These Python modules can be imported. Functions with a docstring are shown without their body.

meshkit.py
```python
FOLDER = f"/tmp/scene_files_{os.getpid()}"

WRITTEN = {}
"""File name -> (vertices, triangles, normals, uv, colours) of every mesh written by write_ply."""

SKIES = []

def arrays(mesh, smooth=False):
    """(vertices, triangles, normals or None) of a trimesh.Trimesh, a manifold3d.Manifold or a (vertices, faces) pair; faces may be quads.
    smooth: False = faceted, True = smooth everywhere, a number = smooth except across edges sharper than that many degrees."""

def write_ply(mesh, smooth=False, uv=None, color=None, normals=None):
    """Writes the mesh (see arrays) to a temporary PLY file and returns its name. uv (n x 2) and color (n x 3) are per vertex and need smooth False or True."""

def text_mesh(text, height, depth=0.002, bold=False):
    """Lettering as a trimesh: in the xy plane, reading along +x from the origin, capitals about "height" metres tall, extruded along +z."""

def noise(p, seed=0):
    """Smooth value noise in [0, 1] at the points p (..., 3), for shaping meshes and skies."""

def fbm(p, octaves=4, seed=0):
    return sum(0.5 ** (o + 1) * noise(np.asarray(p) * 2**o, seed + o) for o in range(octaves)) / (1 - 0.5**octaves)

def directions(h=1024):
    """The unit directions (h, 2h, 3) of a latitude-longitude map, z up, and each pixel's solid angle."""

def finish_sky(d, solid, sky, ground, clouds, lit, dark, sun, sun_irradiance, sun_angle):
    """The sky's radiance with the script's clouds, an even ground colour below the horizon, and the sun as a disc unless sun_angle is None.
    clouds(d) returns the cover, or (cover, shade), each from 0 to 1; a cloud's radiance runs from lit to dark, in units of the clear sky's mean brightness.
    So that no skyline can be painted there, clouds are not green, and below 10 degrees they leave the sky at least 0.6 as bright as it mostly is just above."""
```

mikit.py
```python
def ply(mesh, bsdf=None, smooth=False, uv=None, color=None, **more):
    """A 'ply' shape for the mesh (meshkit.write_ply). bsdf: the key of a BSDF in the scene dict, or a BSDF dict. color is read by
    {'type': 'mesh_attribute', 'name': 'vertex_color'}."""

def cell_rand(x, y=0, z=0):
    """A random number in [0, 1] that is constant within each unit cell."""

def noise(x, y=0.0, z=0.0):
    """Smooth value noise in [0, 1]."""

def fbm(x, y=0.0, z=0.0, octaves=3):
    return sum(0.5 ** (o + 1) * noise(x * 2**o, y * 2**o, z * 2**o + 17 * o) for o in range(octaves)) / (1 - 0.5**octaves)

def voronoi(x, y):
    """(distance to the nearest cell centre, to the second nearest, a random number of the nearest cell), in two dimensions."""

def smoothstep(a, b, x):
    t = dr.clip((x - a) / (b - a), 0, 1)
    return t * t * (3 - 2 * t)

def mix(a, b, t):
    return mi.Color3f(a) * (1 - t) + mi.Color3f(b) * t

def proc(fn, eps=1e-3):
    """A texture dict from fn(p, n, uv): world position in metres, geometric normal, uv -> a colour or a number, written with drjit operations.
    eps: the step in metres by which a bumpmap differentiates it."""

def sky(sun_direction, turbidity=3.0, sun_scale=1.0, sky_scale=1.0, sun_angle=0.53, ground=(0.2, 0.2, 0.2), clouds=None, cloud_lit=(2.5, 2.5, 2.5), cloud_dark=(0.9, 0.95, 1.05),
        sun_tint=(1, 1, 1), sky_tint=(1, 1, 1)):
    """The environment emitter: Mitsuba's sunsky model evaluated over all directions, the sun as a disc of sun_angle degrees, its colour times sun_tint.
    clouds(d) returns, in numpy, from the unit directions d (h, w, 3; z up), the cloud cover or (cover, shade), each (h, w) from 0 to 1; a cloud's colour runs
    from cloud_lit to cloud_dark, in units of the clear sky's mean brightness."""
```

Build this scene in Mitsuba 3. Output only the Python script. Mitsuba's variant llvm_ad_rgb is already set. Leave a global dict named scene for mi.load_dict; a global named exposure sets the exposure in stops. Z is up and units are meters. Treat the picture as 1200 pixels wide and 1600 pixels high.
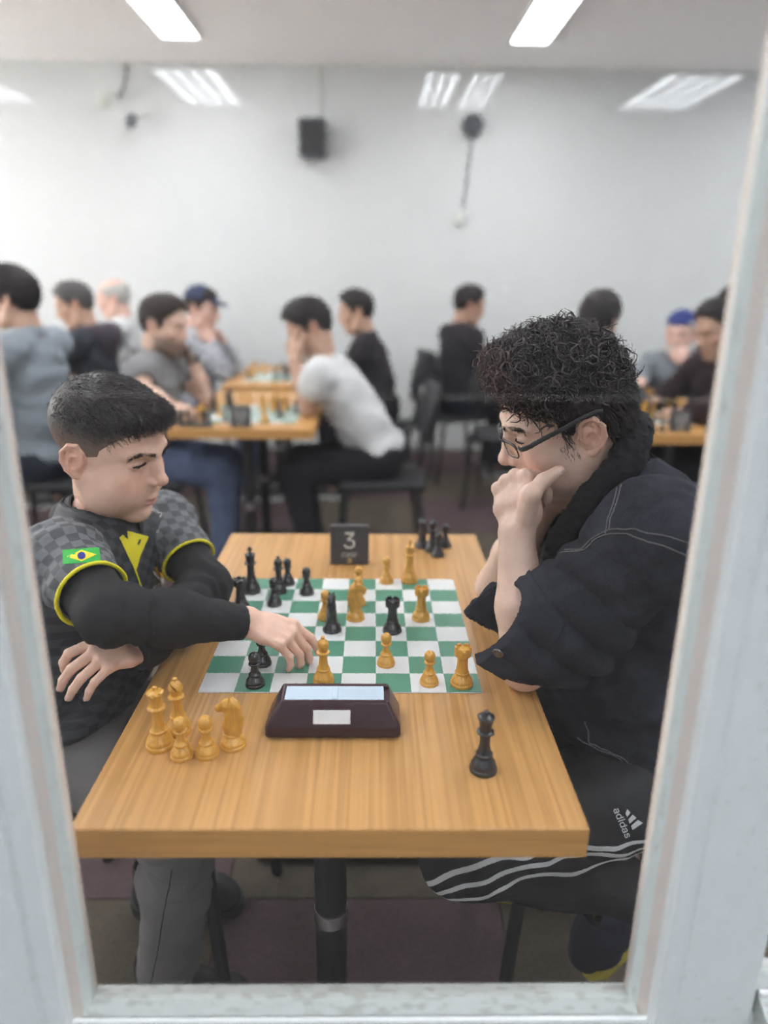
"""Two chess players at a wooden table behind a window pane, a club room full of players behind them."""
import math
import numpy as np
import trimesh
import manifold3d as m3
import drjit as dr
import mitsuba as mi
import mikit
import meshkit
from mikit import proc, noise, fbm, smoothstep, mix, cell_rand, voronoi
from scipy.spatial.transform import Rotation

scene, labels = {}, {}
T4 = mi.ScalarTransform4f

# ---------------------------------------------------------------- camera, lamps, exposure
exposure = 1.4
PITCH, YAW, ROLL, EYE = 0.3163, 0.0162, 0.0106, np.array([0.0, 0.0, 1.35])
FWD = np.array([math.sin(YAW) * math.cos(PITCH), math.cos(YAW) * math.cos(PITCH), -math.sin(PITCH)])
_r = np.array([math.cos(YAW), -math.sin(YAW), 0.0])
_u = np.cross(_r, FWD)
UP = _u * math.cos(ROLL) - _r * math.sin(ROLL)
scene['camera'] = {'type': 'thinlens', 'fov': 2 * math.degrees(math.atan(600 / 1134.85)), 'fov_axis': 'x',
                   'to_world': T4().look_at(origin=EYE.tolist(), target=(EYE + FWD).tolist(), up=UP.tolist()),
                   'aperture_radius': 0.0082, 'focus_distance': 1.10, 'near_clip': 0.01, 'far_clip': 100.0}
ROOM_LAMP = (8.2, 8.35, 8.6)      # radiance of the club room's ceiling lamps
HALL_LAMP = (6.6, 7.0, 7.4)         # radiance of the lamps of the hall on the camera's side
ROOM_LAMPS = [(x, y) for y in (4.50, 2.95, 1.40) for x in (-3.30, -1.18, 0.94, 3.06)]  # nearest row is unseen, added to brighten the front table and players


SKY = (2.5, 2.45, 2.33)              # radiance of the overcast sky outside the windows at the left of the room
scene['sky'] = {'type': 'constant', 'radiance': {'type': 'rgb', 'value': list(SKY)}}


# ---------------------------------------------------------------- naming, labels
COUNT = {}


def numbered(name, parent=None):
    key = (parent + '__' + name) if parent else name
    n = COUNT.get(key, 0)
    COUNT[key] = n + 1
    return key if n == 0 else '%s_%03d' % (key, n)


def tag(key, label=None, cat=None, group=None, kind=None):
    d = labels.setdefault(key, {})
    for k, v in (('label', label), ('category', cat), ('group', group), ('kind', kind)):
        if v:
            d[k] = v
    return key


def thing(name, label, cat, group=None):
    return tag(numbered(name), label, cat, group)


def put(name, mesh, mat, parent=None, smooth=30, at=None, label=None, **kw):
    """One entry of the scene; mesh is a mesh or a ply dict that copies share."""
    key = numbered(name, parent)
    d = dict(mesh) if isinstance(mesh, dict) else mikit.ply(mesh, mat, smooth=smooth, **kw)
    if at is not None:
        d['to_world'] = T4(np.asarray(at, float).tolist())
    scene[key] = d
    if label:
        tag(key, label)
    return key


def struct(name, mesh, mat, parent=None, smooth=False, label=None, **kw):
    key = put(name, mesh, mat, parent, smooth, **kw)
    if parent is None:
        tag(key, label, kind='structure')
    return key


def M4(loc=(0, 0, 0), rz=0.0, s=1.0, R=None):
    m = np.eye(4)
    m[:3, :3] = (Rotation.from_euler('z', rz).as_matrix() if R is None else R) * s
    m[:3, 3] = loc
    return m


# ---------------------------------------------------------------- mesh helpers
cat = trimesh.util.concatenate


def box(x0, x1, y0, y1, z0, z1, bev=0.0):
    if bev <= 0:
        b = trimesh.creation.box((x1 - x0, y1 - y0, z1 - z0))
        b.apply_translation(((x0 + x1) / 2, (y0 + y1) / 2, (z0 + z1) / 2))
        return b
    pts = []
    for ax in range(3):
        s = [bev, bev, bev]
        s[ax] = 0
        for a in (x0 + s[0], x1 - s[0]):
            for b in (y0 + s[1], y1 - s[1]):
                for c in (z0 + s[2], z1 - s[2]):
                    pts.append((a, b, c))
    return trimesh.convex.convex_hull(np.array(pts))


def man(mesh):
    return m3.Manifold(m3.Mesh(np.asarray(mesh.vertices, np.float32), np.asarray(mesh.faces, np.uint32)))


def tri(m):
    q = m.to_mesh()
    return trimesh.Trimesh(np.array(q.vert_properties[:, :3]), np.array(q.tri_verts), process=False)


def lathe(profile, n=40):
    """profile: (r, z) from the axis at the bottom to the axis at the top."""
    p = np.array(profile, float)
    return trimesh.creation.revolve(p, sections=n)


def smooth_profile(pts, per=5):
    """Catmull-Rom through (r, z) points; a point given twice keeps its corner."""
    pts = np.array(pts, float)
    out = []
    for i in range(len(pts) - 1):
        a, b = pts[i], pts[i + 1]
        if np.allclose(a, b):
            continue
        pa = pts[i - 1] if i > 0 else a
        pb = pts[i + 2] if i + 2 < len(pts) else b
        for t in np.linspace(0, 1, per, endpoint=False):
            t2, t3 = t * t, t * t * t
            out.append(0.5 * ((2 * a) + (b - pa) * t + (2 * pa - 5 * a + 4 * b - pb) * t2 + (-pa + 3 * a - 3 * b + pb) * t3))
    out.append(pts[-1])
    out = np.array(out)
    out[:, 0] = np.maximum(out[:, 0], 0)
    return out


def frames(p):
    p = np.asarray(p, float)
    t = np.gradient(p, axis=0)
    t /= np.linalg.norm(t, axis=1, keepdims=True) + 1e-12
    a = np.zeros_like(p)
    ref = np.array([0, 0, 1.0]) if abs(t[0, 2]) < 0.9 else np.array([1.0, 0, 0])
    v = np.cross(t[0], ref)
    for i in range(len(p)):
        v = v - t[i] * (v @ t[i])
        v /= np.linalg.norm(v) + 1e-12
        a[i] = v
    return t, a, np.cross(t, a)


def tube(p, r, sides=10, cap=True, flat=None):
    """A tube along the polyline p; r a number or one per point; flat = (second radius factor)."""
    p = np.asarray(p, float)
    r = np.broadcast_to(np.asarray(r, float), (len(p),))
    t, a, b = frames(p)
    ang = np.arange(sides) * 2 * np.pi / sides
    f = 1.0 if flat is None else flat
    v = p[:, None] + r[:, None, None] * (np.cos(ang)[None, :, None] * a[:, None] + f * np.sin(ang)[None, :, None] * b[:, None])
    n = len(p)
    i, j = np.meshgrid(np.arange(n - 1), np.arange(sides), indexing='ij')
    k = (j + 1) % sides
    q = np.stack([i * sides + j, i * sides + k, (i + 1) * sides + k, (i + 1) * sides + j], -1).reshape(-1, 4)
    f3 = [q[:, [0, 1, 2]], q[:, [0, 2, 3]]]
    v = v.reshape(-1, 3)
    if cap:
        v = np.vstack([v, p[:1], p[-1:]])
        js = np.arange(sides)
        f3.append(np.stack([np.full(sides, n * sides), (js + 1) % sides, js], -1))
        o = (n - 1) * sides
        f3.append(np.stack([np.full(sides, n * sides + 1), o + js, o + (js + 1) % sides], -1))
    m = trimesh.Trimesh(v, np.vstack(f3), process=False)
    if m.volume < 0:
        m.invert()
    return m


def spline(pts, n=24):
    from scipy.interpolate import CubicSpline
    pts = np.asarray(pts, float)
    d = np.r_[0, np.cumsum(np.linalg.norm(np.diff(pts, axis=0), axis=1))]
    return CubicSpline(d, pts, axis=0)(np.linspace(0, d[-1], n))


def extrude_x(poly, x0, x1):
    """poly: (y, z) points, extruded along x."""
    import shapely
    m = trimesh.creation.extrude_polygon(shapely.Polygon(poly), x1 - x0, engine='earcut')
    v = np.array(m.vertices)
    m.vertices = np.stack([v[:, 2] + x0, v[:, 0], v[:, 1]], -1)
    return m


# ---------------------------------------------------------------- signed distance fields and their meshes
class Field:
    """A distance field on a grid. Shapes are joined softly over the width k; points are given in the grid's own frame."""

    def __init__(self, lo, hi, h):
        self.lo, self.h = np.array(lo, float), float(h)
        self.n = np.ceil((np.array(hi, float) - self.lo) / h).astype(int) + 1
        self.f = np.full(self.n, 9.0, np.float32)
        self.ax = [(self.lo[i] + h * np.arange(self.n[i])).astype(np.float32) for i in range(3)]

    def copy(self):
        g = object.__new__(Field)
        g.lo, g.h, g.n, g.ax, g.f = self.lo, self.h, self.n, self.ax, self.f.copy()
        return g

    def _win(self, lo, hi, m):
        a = np.clip(np.floor((np.array(lo) - m - self.lo) / self.h).astype(int), 0, self.n)
        b = np.clip(np.ceil((np.array(hi) + m - self.lo) / self.h).astype(int) + 1, 0, self.n)
        s = tuple(slice(i, j) for i, j in zip(a, b))
        g = (self.ax[0][s[0]][:, None, None], self.ax[1][s[1]][None, :, None], self.ax[2][s[2]][None, None, :])
        return s, g, bool(np.all(b > a))

    def _mix(self, s, d, k, cut):
        f = self.f[s]
        if cut:
            d = -d
            if k > 0:
                e = np.maximum(k - np.abs(f - d), 0) / k
                self.f[s] = np.maximum(f, d) + e * e * (k / 4)
            else:
                self.f[s] = np.maximum(f, d)
        elif k > 0:
            e = np.maximum(k - np.abs(f - d), 0) / k
            self.f[s] = np.minimum(f, d) - e * e * (k / 4)
        else:
            self.f[s] = np.minimum(f, d)

    def cone(self, a, b, ra, rb=None, k=0.01, cut=False, flat=None):
        """A capsule from a (radius ra) to b (radius rb). flat = (axis, factor): squashed along a unit axis."""
        a, b = np.array(a, float), np.array(b, float)
        rb = ra if rb is None else rb
        r = max(ra, rb)
        s, g, ok = self._win(np.minimum(a, b) - r, np.maximum(a, b) + r, k + 3 * self.h)
        if not ok:
            return self
        if flat is not None:
            n, q = np.array(flat[0], float) / np.linalg.norm(flat[0]), flat[1]
            c = (a + b) / 2
            w = (g[0] - c[0]) * n[0] + (g[1] - c[1]) * n[1] + (g[2] - c[2]) * n[2]
            w = w * (1 / q - 1)
            g = (g[0] + w * n[0], g[1] + w * n[1], g[2] + w * n[2])
            a = a + n * ((a - c) @ n) * (1 / q - 1)
            b = b + n * ((b - c) @ n) * (1 / q - 1)
        ba = b - a
        L2 = max(ba @ ba, 1e-12)
        px, py, pz = g[0] - a[0], g[1] - a[1], g[2] - a[2]
        t = np.clip((px * ba[0] + py * ba[1] + pz * ba[2]) / L2, 0, 1)
        d = np.sqrt((px - t * ba[0]) ** 2 + (py - t * ba[1]) ** 2 + (pz - t * ba[2]) ** 2) - (ra + (rb - ra) * t)
        if flat is not None:
            d = d * flat[1] ** 0.5
        self._mix(s, d.astype(np.float32), k, cut)
        return self

    def chain(self, pts, rs, k=0.01, cut=False, flat=None):
        for i in range(len(pts) - 1):
            self.cone(pts[i], pts[i + 1], rs[i], rs[i + 1], k, cut, flat)
        return self

    def ell(self, c, r, R=None, k=0.01, cut=False):
        c, r = np.array(c, float), np.broadcast_to(np.array(r, float), (3,))
        R = np.eye(3) if R is None else np.asarray(R)
        e = np.sqrt((R ** 2) @ (r ** 2))
        s, g, ok = self._win(c - e, c + e, k + 3 * self.h)
        if not ok:
            return self
        p = [g[i] - c[i] for i in range(3)]
        q = [(p[0] * R[0, j] + p[1] * R[1, j] + p[2] * R[2, j]) for j in range(3)]
        k0 = np.sqrt(sum((q[j] / r[j]) ** 2 for j in range(3)))
        k1 = np.sqrt(sum((q[j] / r[j] ** 2) ** 2 for j in range(3)))
        d = np.where(k1 > 1e-6, k0 * (k0 - 1) / np.maximum(k1, 1e-6), -r.min())
        self._mix(s, d.astype(np.float32), k, cut)
        return self

    def half(self, p, n, k=0.0):
        """Cuts away what lies on the side that n points to."""
        n = np.array(n, float) / np.linalg.norm(n)
        g = (self.ax[0][:, None, None], self.ax[1][None, :, None], self.ax[2][None, None, :])
        d = (g[0] - p[0]) * n[0] + (g[1] - p[1]) * n[1] + (g[2] - p[2]) * n[2]
        d = np.broadcast_to(d, self.f.shape).astype(np.float32)
        self._mix(tuple(slice(0, x) for x in self.n), -d, k, True)
        return self

    def add(self, fn):
        g = np.stack(np.meshgrid(*self.ax, indexing='ij'), -1)
        near = np.abs(self.f) < 0.06
        self.f[near] += fn(g[near]).astype(np.float32)
        return self

    def mesh(self):
        F, h = self.f, self.h
        S = F < 0
        c = [S[i:F.shape[0] - 1 + i, j:F.shape[1] - 1 + j, k:F.shape[2] - 1 + k] for i in (0, 1) for j in (0, 1) for k in (0, 1)]
        tot = sum(x.astype(np.int8) for x in c)
        I, J, K = np.nonzero((tot > 0) & (tot < 8))
        if len(I) == 0:
            return trimesh.Trimesh()
        corners = np.array([(i, j, k) for i in (0, 1) for j in (0, 1) for k in (0, 1)])
        val = np.stack([F[I + a, J + b, K + e] for a, b, e in corners], -1).astype(float)
        acc, cnt = np.zeros((len(I), 3)), np.zeros(len(I))
        for p in range(8):
            for q in range(p + 1, 8):
                if np.abs(corners[p] - corners[q]).sum() != 1:
                    continue
                m = (val[:, p] < 0) != (val[:, q] < 0)
                t = val[m, p] / (val[m, p] - val[m, q])
                acc[m] += corners[p] + t[:, None] * (corners[q] - corners[p])
                cnt[m] += 1
        V = self.lo + h * (np.stack([I, J, K], -1) + acc / cnt[:, None])
        idx = np.full(tot.shape, -1, np.int32)
        idx[I, J, K] = np.arange(len(I))
        faces = []
        for ax in range(3):
            o = [x for x in range(3) if x != ax]
            sl0 = [slice(1, -1)] * 3
            sl1 = [slice(1, -1)] * 3
            sl0[ax], sl1[ax] = slice(0, -1), slice(1, None)
            A, B = S[tuple(sl0)], S[tuple(sl1)]
            w = np.stack(np.nonzero(A != B), -1)
            if len(w) == 0:
                continue
            inside = A[tuple(w.T)]
            w = w + np.array([0 if x == ax else 1 for x in range(3)])
            e1, e2 = np.zeros(3, int), np.zeros(3, int)
            e1[o[0]], e2[o[1]] = 1, 1
            q = np.stack([idx[tuple((w - e1 - e2).T)], idx[tuple((w - e2).T)], idx[tuple(w.T)], idx[tuple((w - e1).T)]], -1)
            flip = inside if ax != 1 else ~inside
            q = np.where(flip[:, None], q, q[:, ::-1])
            faces.append(q)
        q = np.vstack(faces)
        f = np.vstack([q[:, [0, 1, 2]], q[:, [0, 2, 3]]])
        return trimesh.Trimesh(V, f, process=False)


def moved(mesh, m):
    out = mesh.copy()
    out.apply_transform(m)
    return out


def fuse(meshes):
    """One connected body from overlapping pieces."""
    try:
        ms = [man(x) for x in meshes]
        if all(x.status() == m3.Error.NoError for x in ms):
            r = m3.Manifold.batch_boolean(ms, m3.OpType.Add)
            if not r.is_empty():
                return tri(r)
    except Exception:
        pass
    return cat(meshes)

# ---------------------------------------------------------------- materials
def pr(color, rough=0.5, spec=0.5, metallic=0.0, bump=None, **kw):
    c = color if isinstance(color, dict) else {'type': 'rgb', 'value': list(color)}
    b = {'type': 'principled', 'base_color': c, 'roughness': rough, 'specular': spec, 'metallic': metallic, **kw}
    if bump:
        b = {'type': 'bumpmap', 'bsdf': b, 'arbitrary': proc(bump[0], eps=bump[2] if len(bump) > 2 else 1e-3), 'scale': bump[1]}
    return {'type': 'twosided', 'bsdf': b}


def wood_color(p, n, uv):
    fine = noise(p.x * 640, p.y * 11, p.z * 60)
    band = noise(p.x * 230 + 1.5 * noise(p.x * 9, p.y * 2.2, 0), p.y * 3.0, p.z * 30)
    c = mix((0.445, 0.240, 0.084), (0.365, 0.186, 0.058), smoothstep(.35, .8, band) * 0.8)
    return c * (0.88 + 0.17 * fine)


def edge_color(p, n, uv):
    g = noise(p.x * 16, p.y * 16, p.z * 420) * 0.6 + noise(p.x * 5, p.y * 5, p.z * 130) * 0.5
    return mix((0.52, 0.275, 0.085), (0.40, 0.195, 0.055), g)


def box_color(p, n, uv):
    g = noise(p.x * 500, p.y * 500, p.z * 45)
    return mix((0.60, 0.325, 0.055), (0.44, 0.205, 0.030), g * 0.8)


def paint_white(p, n, uv):
    d = fbm(p.x * 60, p.y * 60, p.z * 24, 3)
    s = smoothstep(0.70, 0.80, fbm(p.x * 95, p.y * 95, p.z * 60 + 4, 3))
    return mix(mix((0.74, 0.765, 0.775), (0.69, 0.72, 0.725), d), (0.45, 0.44, 0.40), s * 0.25)


def bead_grime(p, n, uv):
    s = smoothstep(0.60, 0.78, fbm(p.x * 160, p.y * 160, p.z * 45 + 9, 3))
    return mix((0.66, 0.685, 0.665), (0.42, 0.415, 0.38), s * 0.4)


def sill_white(p, n, uv):
    s = smoothstep(0.50, 0.72, fbm(p.x * 70, p.y * 160, p.z * 160 + 9, 3))
    return mix((0.47, 0.49, 0.475), (0.33, 0.33, 0.295), s * 0.6)


def wall_white(p, n, uv):
    d = fbm(p.x * 1.1, p.y * 1.1, p.z * 0.9, 3)
    return mix((0.68, 0.695, 0.69), (0.62, 0.645, 0.66), d)


def carpet(a, b):
    def fn(p, n, uv):
        d = noise(p.x * 260, p.y * 260, 0) * 0.6 + fbm(p.x * 14, p.y * 14, 3, 2) * 0.5
        return mix(a, b, d)
    return fn


def fibre(p, n, uv):
    return noise(p.x * 900, p.y * 900, p.z * 900)


def denim_color(p, n, uv):
    w = noise(p.x * 1500, p.y * 1500, p.z * 500)
    d = fbm(p.x * 22, p.y * 22, p.z * 22, 3)
    return mix((0.0110, 0.0115, 0.0150), (0.032, 0.034, 0.045), w * 0.5 + smoothstep(0.40, 0.75, d) * 0.4)


def denim_bump(p, n, uv):
    return noise(p.x * 1400, p.y * 1400, p.z * 700)


def jeans_color(p, n, uv):
    return mix((0.050, 0.070, 0.125), (0.085, 0.110, 0.180), fbm(p.x * 30, p.y * 30, p.z * 30, 3))


def skin_mottle(a, b):
    def fn(p, n, uv):
        d = fbm(p.x * 55, p.y * 55, p.z * 55, 3)
        return mix(a, b, d)
    return fn


MAT = {
    'wall_paint': pr(proc(wall_white), 0.65, 0.3),
    'ceiling_paint': pr((0.86, 0.845, 0.845), 0.7, 0.2),
    'hall_paint': pr((0.42, 0.42, 0.42), 0.7, 0.2),
    'hall_floor': pr((0.085, 0.08, 0.075), 0.6, 0.3),
    'frame_paint': pr(proc(paint_white), 0.42, 0.4),
    'frame_clean': pr((0.78, 0.79, 0.785), 0.35, 0.5),
    'bead_paint': pr(proc(bead_grime), 0.45, 0.4),
    'sill_paint': pr(proc(sill_white), 0.5, 0.35),
    'bead_beige': pr((0.66, 0.59, 0.54), 0.5, 0.4),
    'carpet_burgundy': pr(proc(carpet((0.100, 0.066, 0.072), (0.060, 0.042, 0.046))), 0.95, 0.1),
    'carpet_olive': pr(proc(carpet((0.100, 0.084, 0.064), (0.060, 0.051, 0.040))), 0.95, 0.1),
    'skirting': pr((0.62, 0.62, 0.62), 0.5, 0.4),
    'pane_glass': {'type': 'thindielectric', 'int_ior': 1.5, 'ext_ior': 1.0},
    'lamp_housing': pr((0.75, 0.75, 0.75), 0.4, 0.5),
    'wood_top': pr(proc(wood_color), 0.40, 0.38, clearcoat=0.12, clearcoat_gloss=0.86),
    'wood_edge': pr(proc(edge_color), 0.4, 0.5),
    'boxwood': pr(proc(box_color), 0.30, 0.5, clearcoat=0.3, clearcoat_gloss=0.9),
    'ebony': pr((0.010, 0.010, 0.012), 0.30, 0.5, clearcoat=0.5, clearcoat_gloss=0.88),
    'felt': pr((0.02, 0.06, 0.035), 0.95, 0.1),
    'board_green': pr((0.062, 0.205, 0.132), 0.40, 0.4),
    'board_white': pr((0.58, 0.60, 0.595), 0.40, 0.4),
    'black_steel': pr((0.014, 0.014, 0.016), 0.38, 0.5),
    'chrome': {'type': 'roughconductor', 'material': 'Cr', 'alpha': 0.22},
    'black_pad': pr((0.016, 0.017, 0.020), 0.6, 0.4),
    'black_plastic': pr((0.020, 0.020, 0.023), 0.4, 0.5),
    'grey_plastic': pr((0.10, 0.11, 0.13), 0.5, 0.5),
    'pale_plastic': pr((0.62, 0.63, 0.60), 0.5, 0.5),
    'clock_case': pr((0.028, 0.0085, 0.013), 0.32, 0.35, clearcoat=0.25, clearcoat_gloss=0.9),
    'clock_lever': pr((0.44, 0.53, 0.62), 0.3, 0.5),
    'label_white': pr((0.66, 0.67, 0.68), 0.5, 0.4),
    'slate': pr((0.052, 0.048, 0.054), 0.55, 0.4),
    'engraving': pr((0.58, 0.57, 0.54), 0.6, 0.3),
    'emblem_gold': pr((0.60, 0.42, 0.15), 0.5, 0.4),
    'paper': pr((0.78, 0.79, 0.80), 0.7, 0.2),
}
for k, v in MAT.items():
    scene[k] = v

# ---------------------------------------------------------------- the room
YW, ZC, XL, XR = 5.75, 2.72, -4.3, 4.3
struct('floor', box(XL, XR, 0.66, YW + .1, -0.12, -0.006), 'carpet_olive', label='floor of the club room under the carpet tiles')
TS = 0.62
tile_ply = {}
for m_ in ('carpet_burgundy', 'carpet_olive'):
    tile_ply[m_] = mikit.ply(box(-TS / 2 + .0012, TS / 2 - .0012, -TS / 2 + .0012, TS / 2 - .0012, -0.006, 0.0, 0.0012), m_)
for j in range(8):
    for i in range(-6, 7):
        x, y = -0.02 + i * TS, 0.988 + j * TS
        if y + TS / 2 > YW + .05:
            continue
        key = put('tile', tile_ply['carpet_burgundy' if (i + j) % 2 == 0 else 'carpet_olive'], None, 'floor', at=M4((x, y, 0)))
struct('wall_back', box(XL, XR, YW, YW + .1, 0, ZC), 'wall_paint', label='white painted wall behind the players')
LW0, LW1, LZ0, LZ1 = 1.30, 5.20, .95, 2.35
struct('wall_left', cat([box(XL - .1, XL, 0.66, YW, 0, LZ0), box(XL - .1, XL, 0.66, YW, LZ1, ZC), box(XL - .1, XL, 0.66, LW0, LZ0, LZ1), box(XL - .1, XL, LW1, YW, LZ0, LZ1)]), 'wall_paint')
for i in range(3):
    a, b = LW0 + (LW1 - LW0) * i / 3, LW0 + (LW1 - LW0) * (i + 1) / 3
    w = 'window_%d' % (i + 3)
    put('frame', cat([box(XL - .08, XL - .02, a, a + .04, LZ0, LZ1), box(XL - .08, XL - .02, b - .04, b, LZ0, LZ1), box(XL - .08, XL - .02, a + .04, b - .04, LZ0, LZ0 + .04), box(XL - .08, XL - .02, a + .04, b - .04, LZ1 - .04, LZ1)]), 'frame_clean', w, smooth=False)
    put('glass', trimesh.Trimesh([(XL - .05, a + .03, LZ0 + .03), (XL - .05, b - .03, LZ0 + .03), (XL - .05, b - .03, LZ1 - .03), (XL - .05, a + .03, LZ1 - .03)], [[0, 1, 2], [0, 2, 3]], process=False), 'pane_glass', w, smooth=False)
    tag(w, 'window to the outdoors in the left wall', kind='structure')
struct('wall_right', box(XR, XR + .1, 0.66, YW, 0, ZC), 'wall_paint')
struct('ceiling', box(XL, XR, 0.66, YW + .1, ZC, ZC + .1), 'ceiling_paint', label='pale ceiling of the club room')
struct('baseboard_back', box(XL, XR, YW - .012, YW, 0, 0.07, 0.004), 'skirting')
# the partition that holds the window panes, and the hall on the camera's side
PX0, PX1, PZ0, PZ1, GY = -0.3155, 0.2965, 0.5635, 2.32, 0.62
RX0, RX1, RZ0 = 0.437, 1.10, 0.602
part = [box(XL, PX0 - .055, GY - .018, 0.66, 0, ZC), box(PX0 - .055, PX1 + .045, GY - .018, 0.66, 0, PZ0 - .050),
        box(PX0 - .055, PX1 + .045, GY - .018, 0.66, PZ1 + .05, ZC),
        box(RX0 - .04, RX1 + .04, GY - .018, 0.66, 0, RZ0 - .05), box(RX0 - .04, RX1 + .04, GY - .018, 0.66, PZ1 + .05, ZC), box(RX1 + .04, XR, GY - .018, 0.66, 0, ZC)]
struct('wall_front', cat(part), 'frame_paint', label='white painted partition around the window')
struct('trim_1', box(PX1 + .045, RX0 - .004, GY - .022, 0.66, 0, ZC, .004), 'frame_paint', label='wide white mullion to the right of the pane')
struct('trim_2', box(-0.62, PX0 - .050, GY - .022, 0.66, 0, ZC, .004), 'frame_paint', label='wide white mullion to the left of the pane')


def vertical_bead(prof, side, x, z0, z1, mat, parent, name):
    """prof: (distance from the glass edge outwards, y) corners of the section."""
    import shapely
    pts = [(x + side * a, b) for a, b in prof]
    m = trimesh.creation.extrude_polygon(shapely.Polygon(pts), z1 - z0, engine='earcut')
    m.apply_translation((0, 0, z0))
    return put(name, m, mat, parent, smooth=False)


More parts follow.
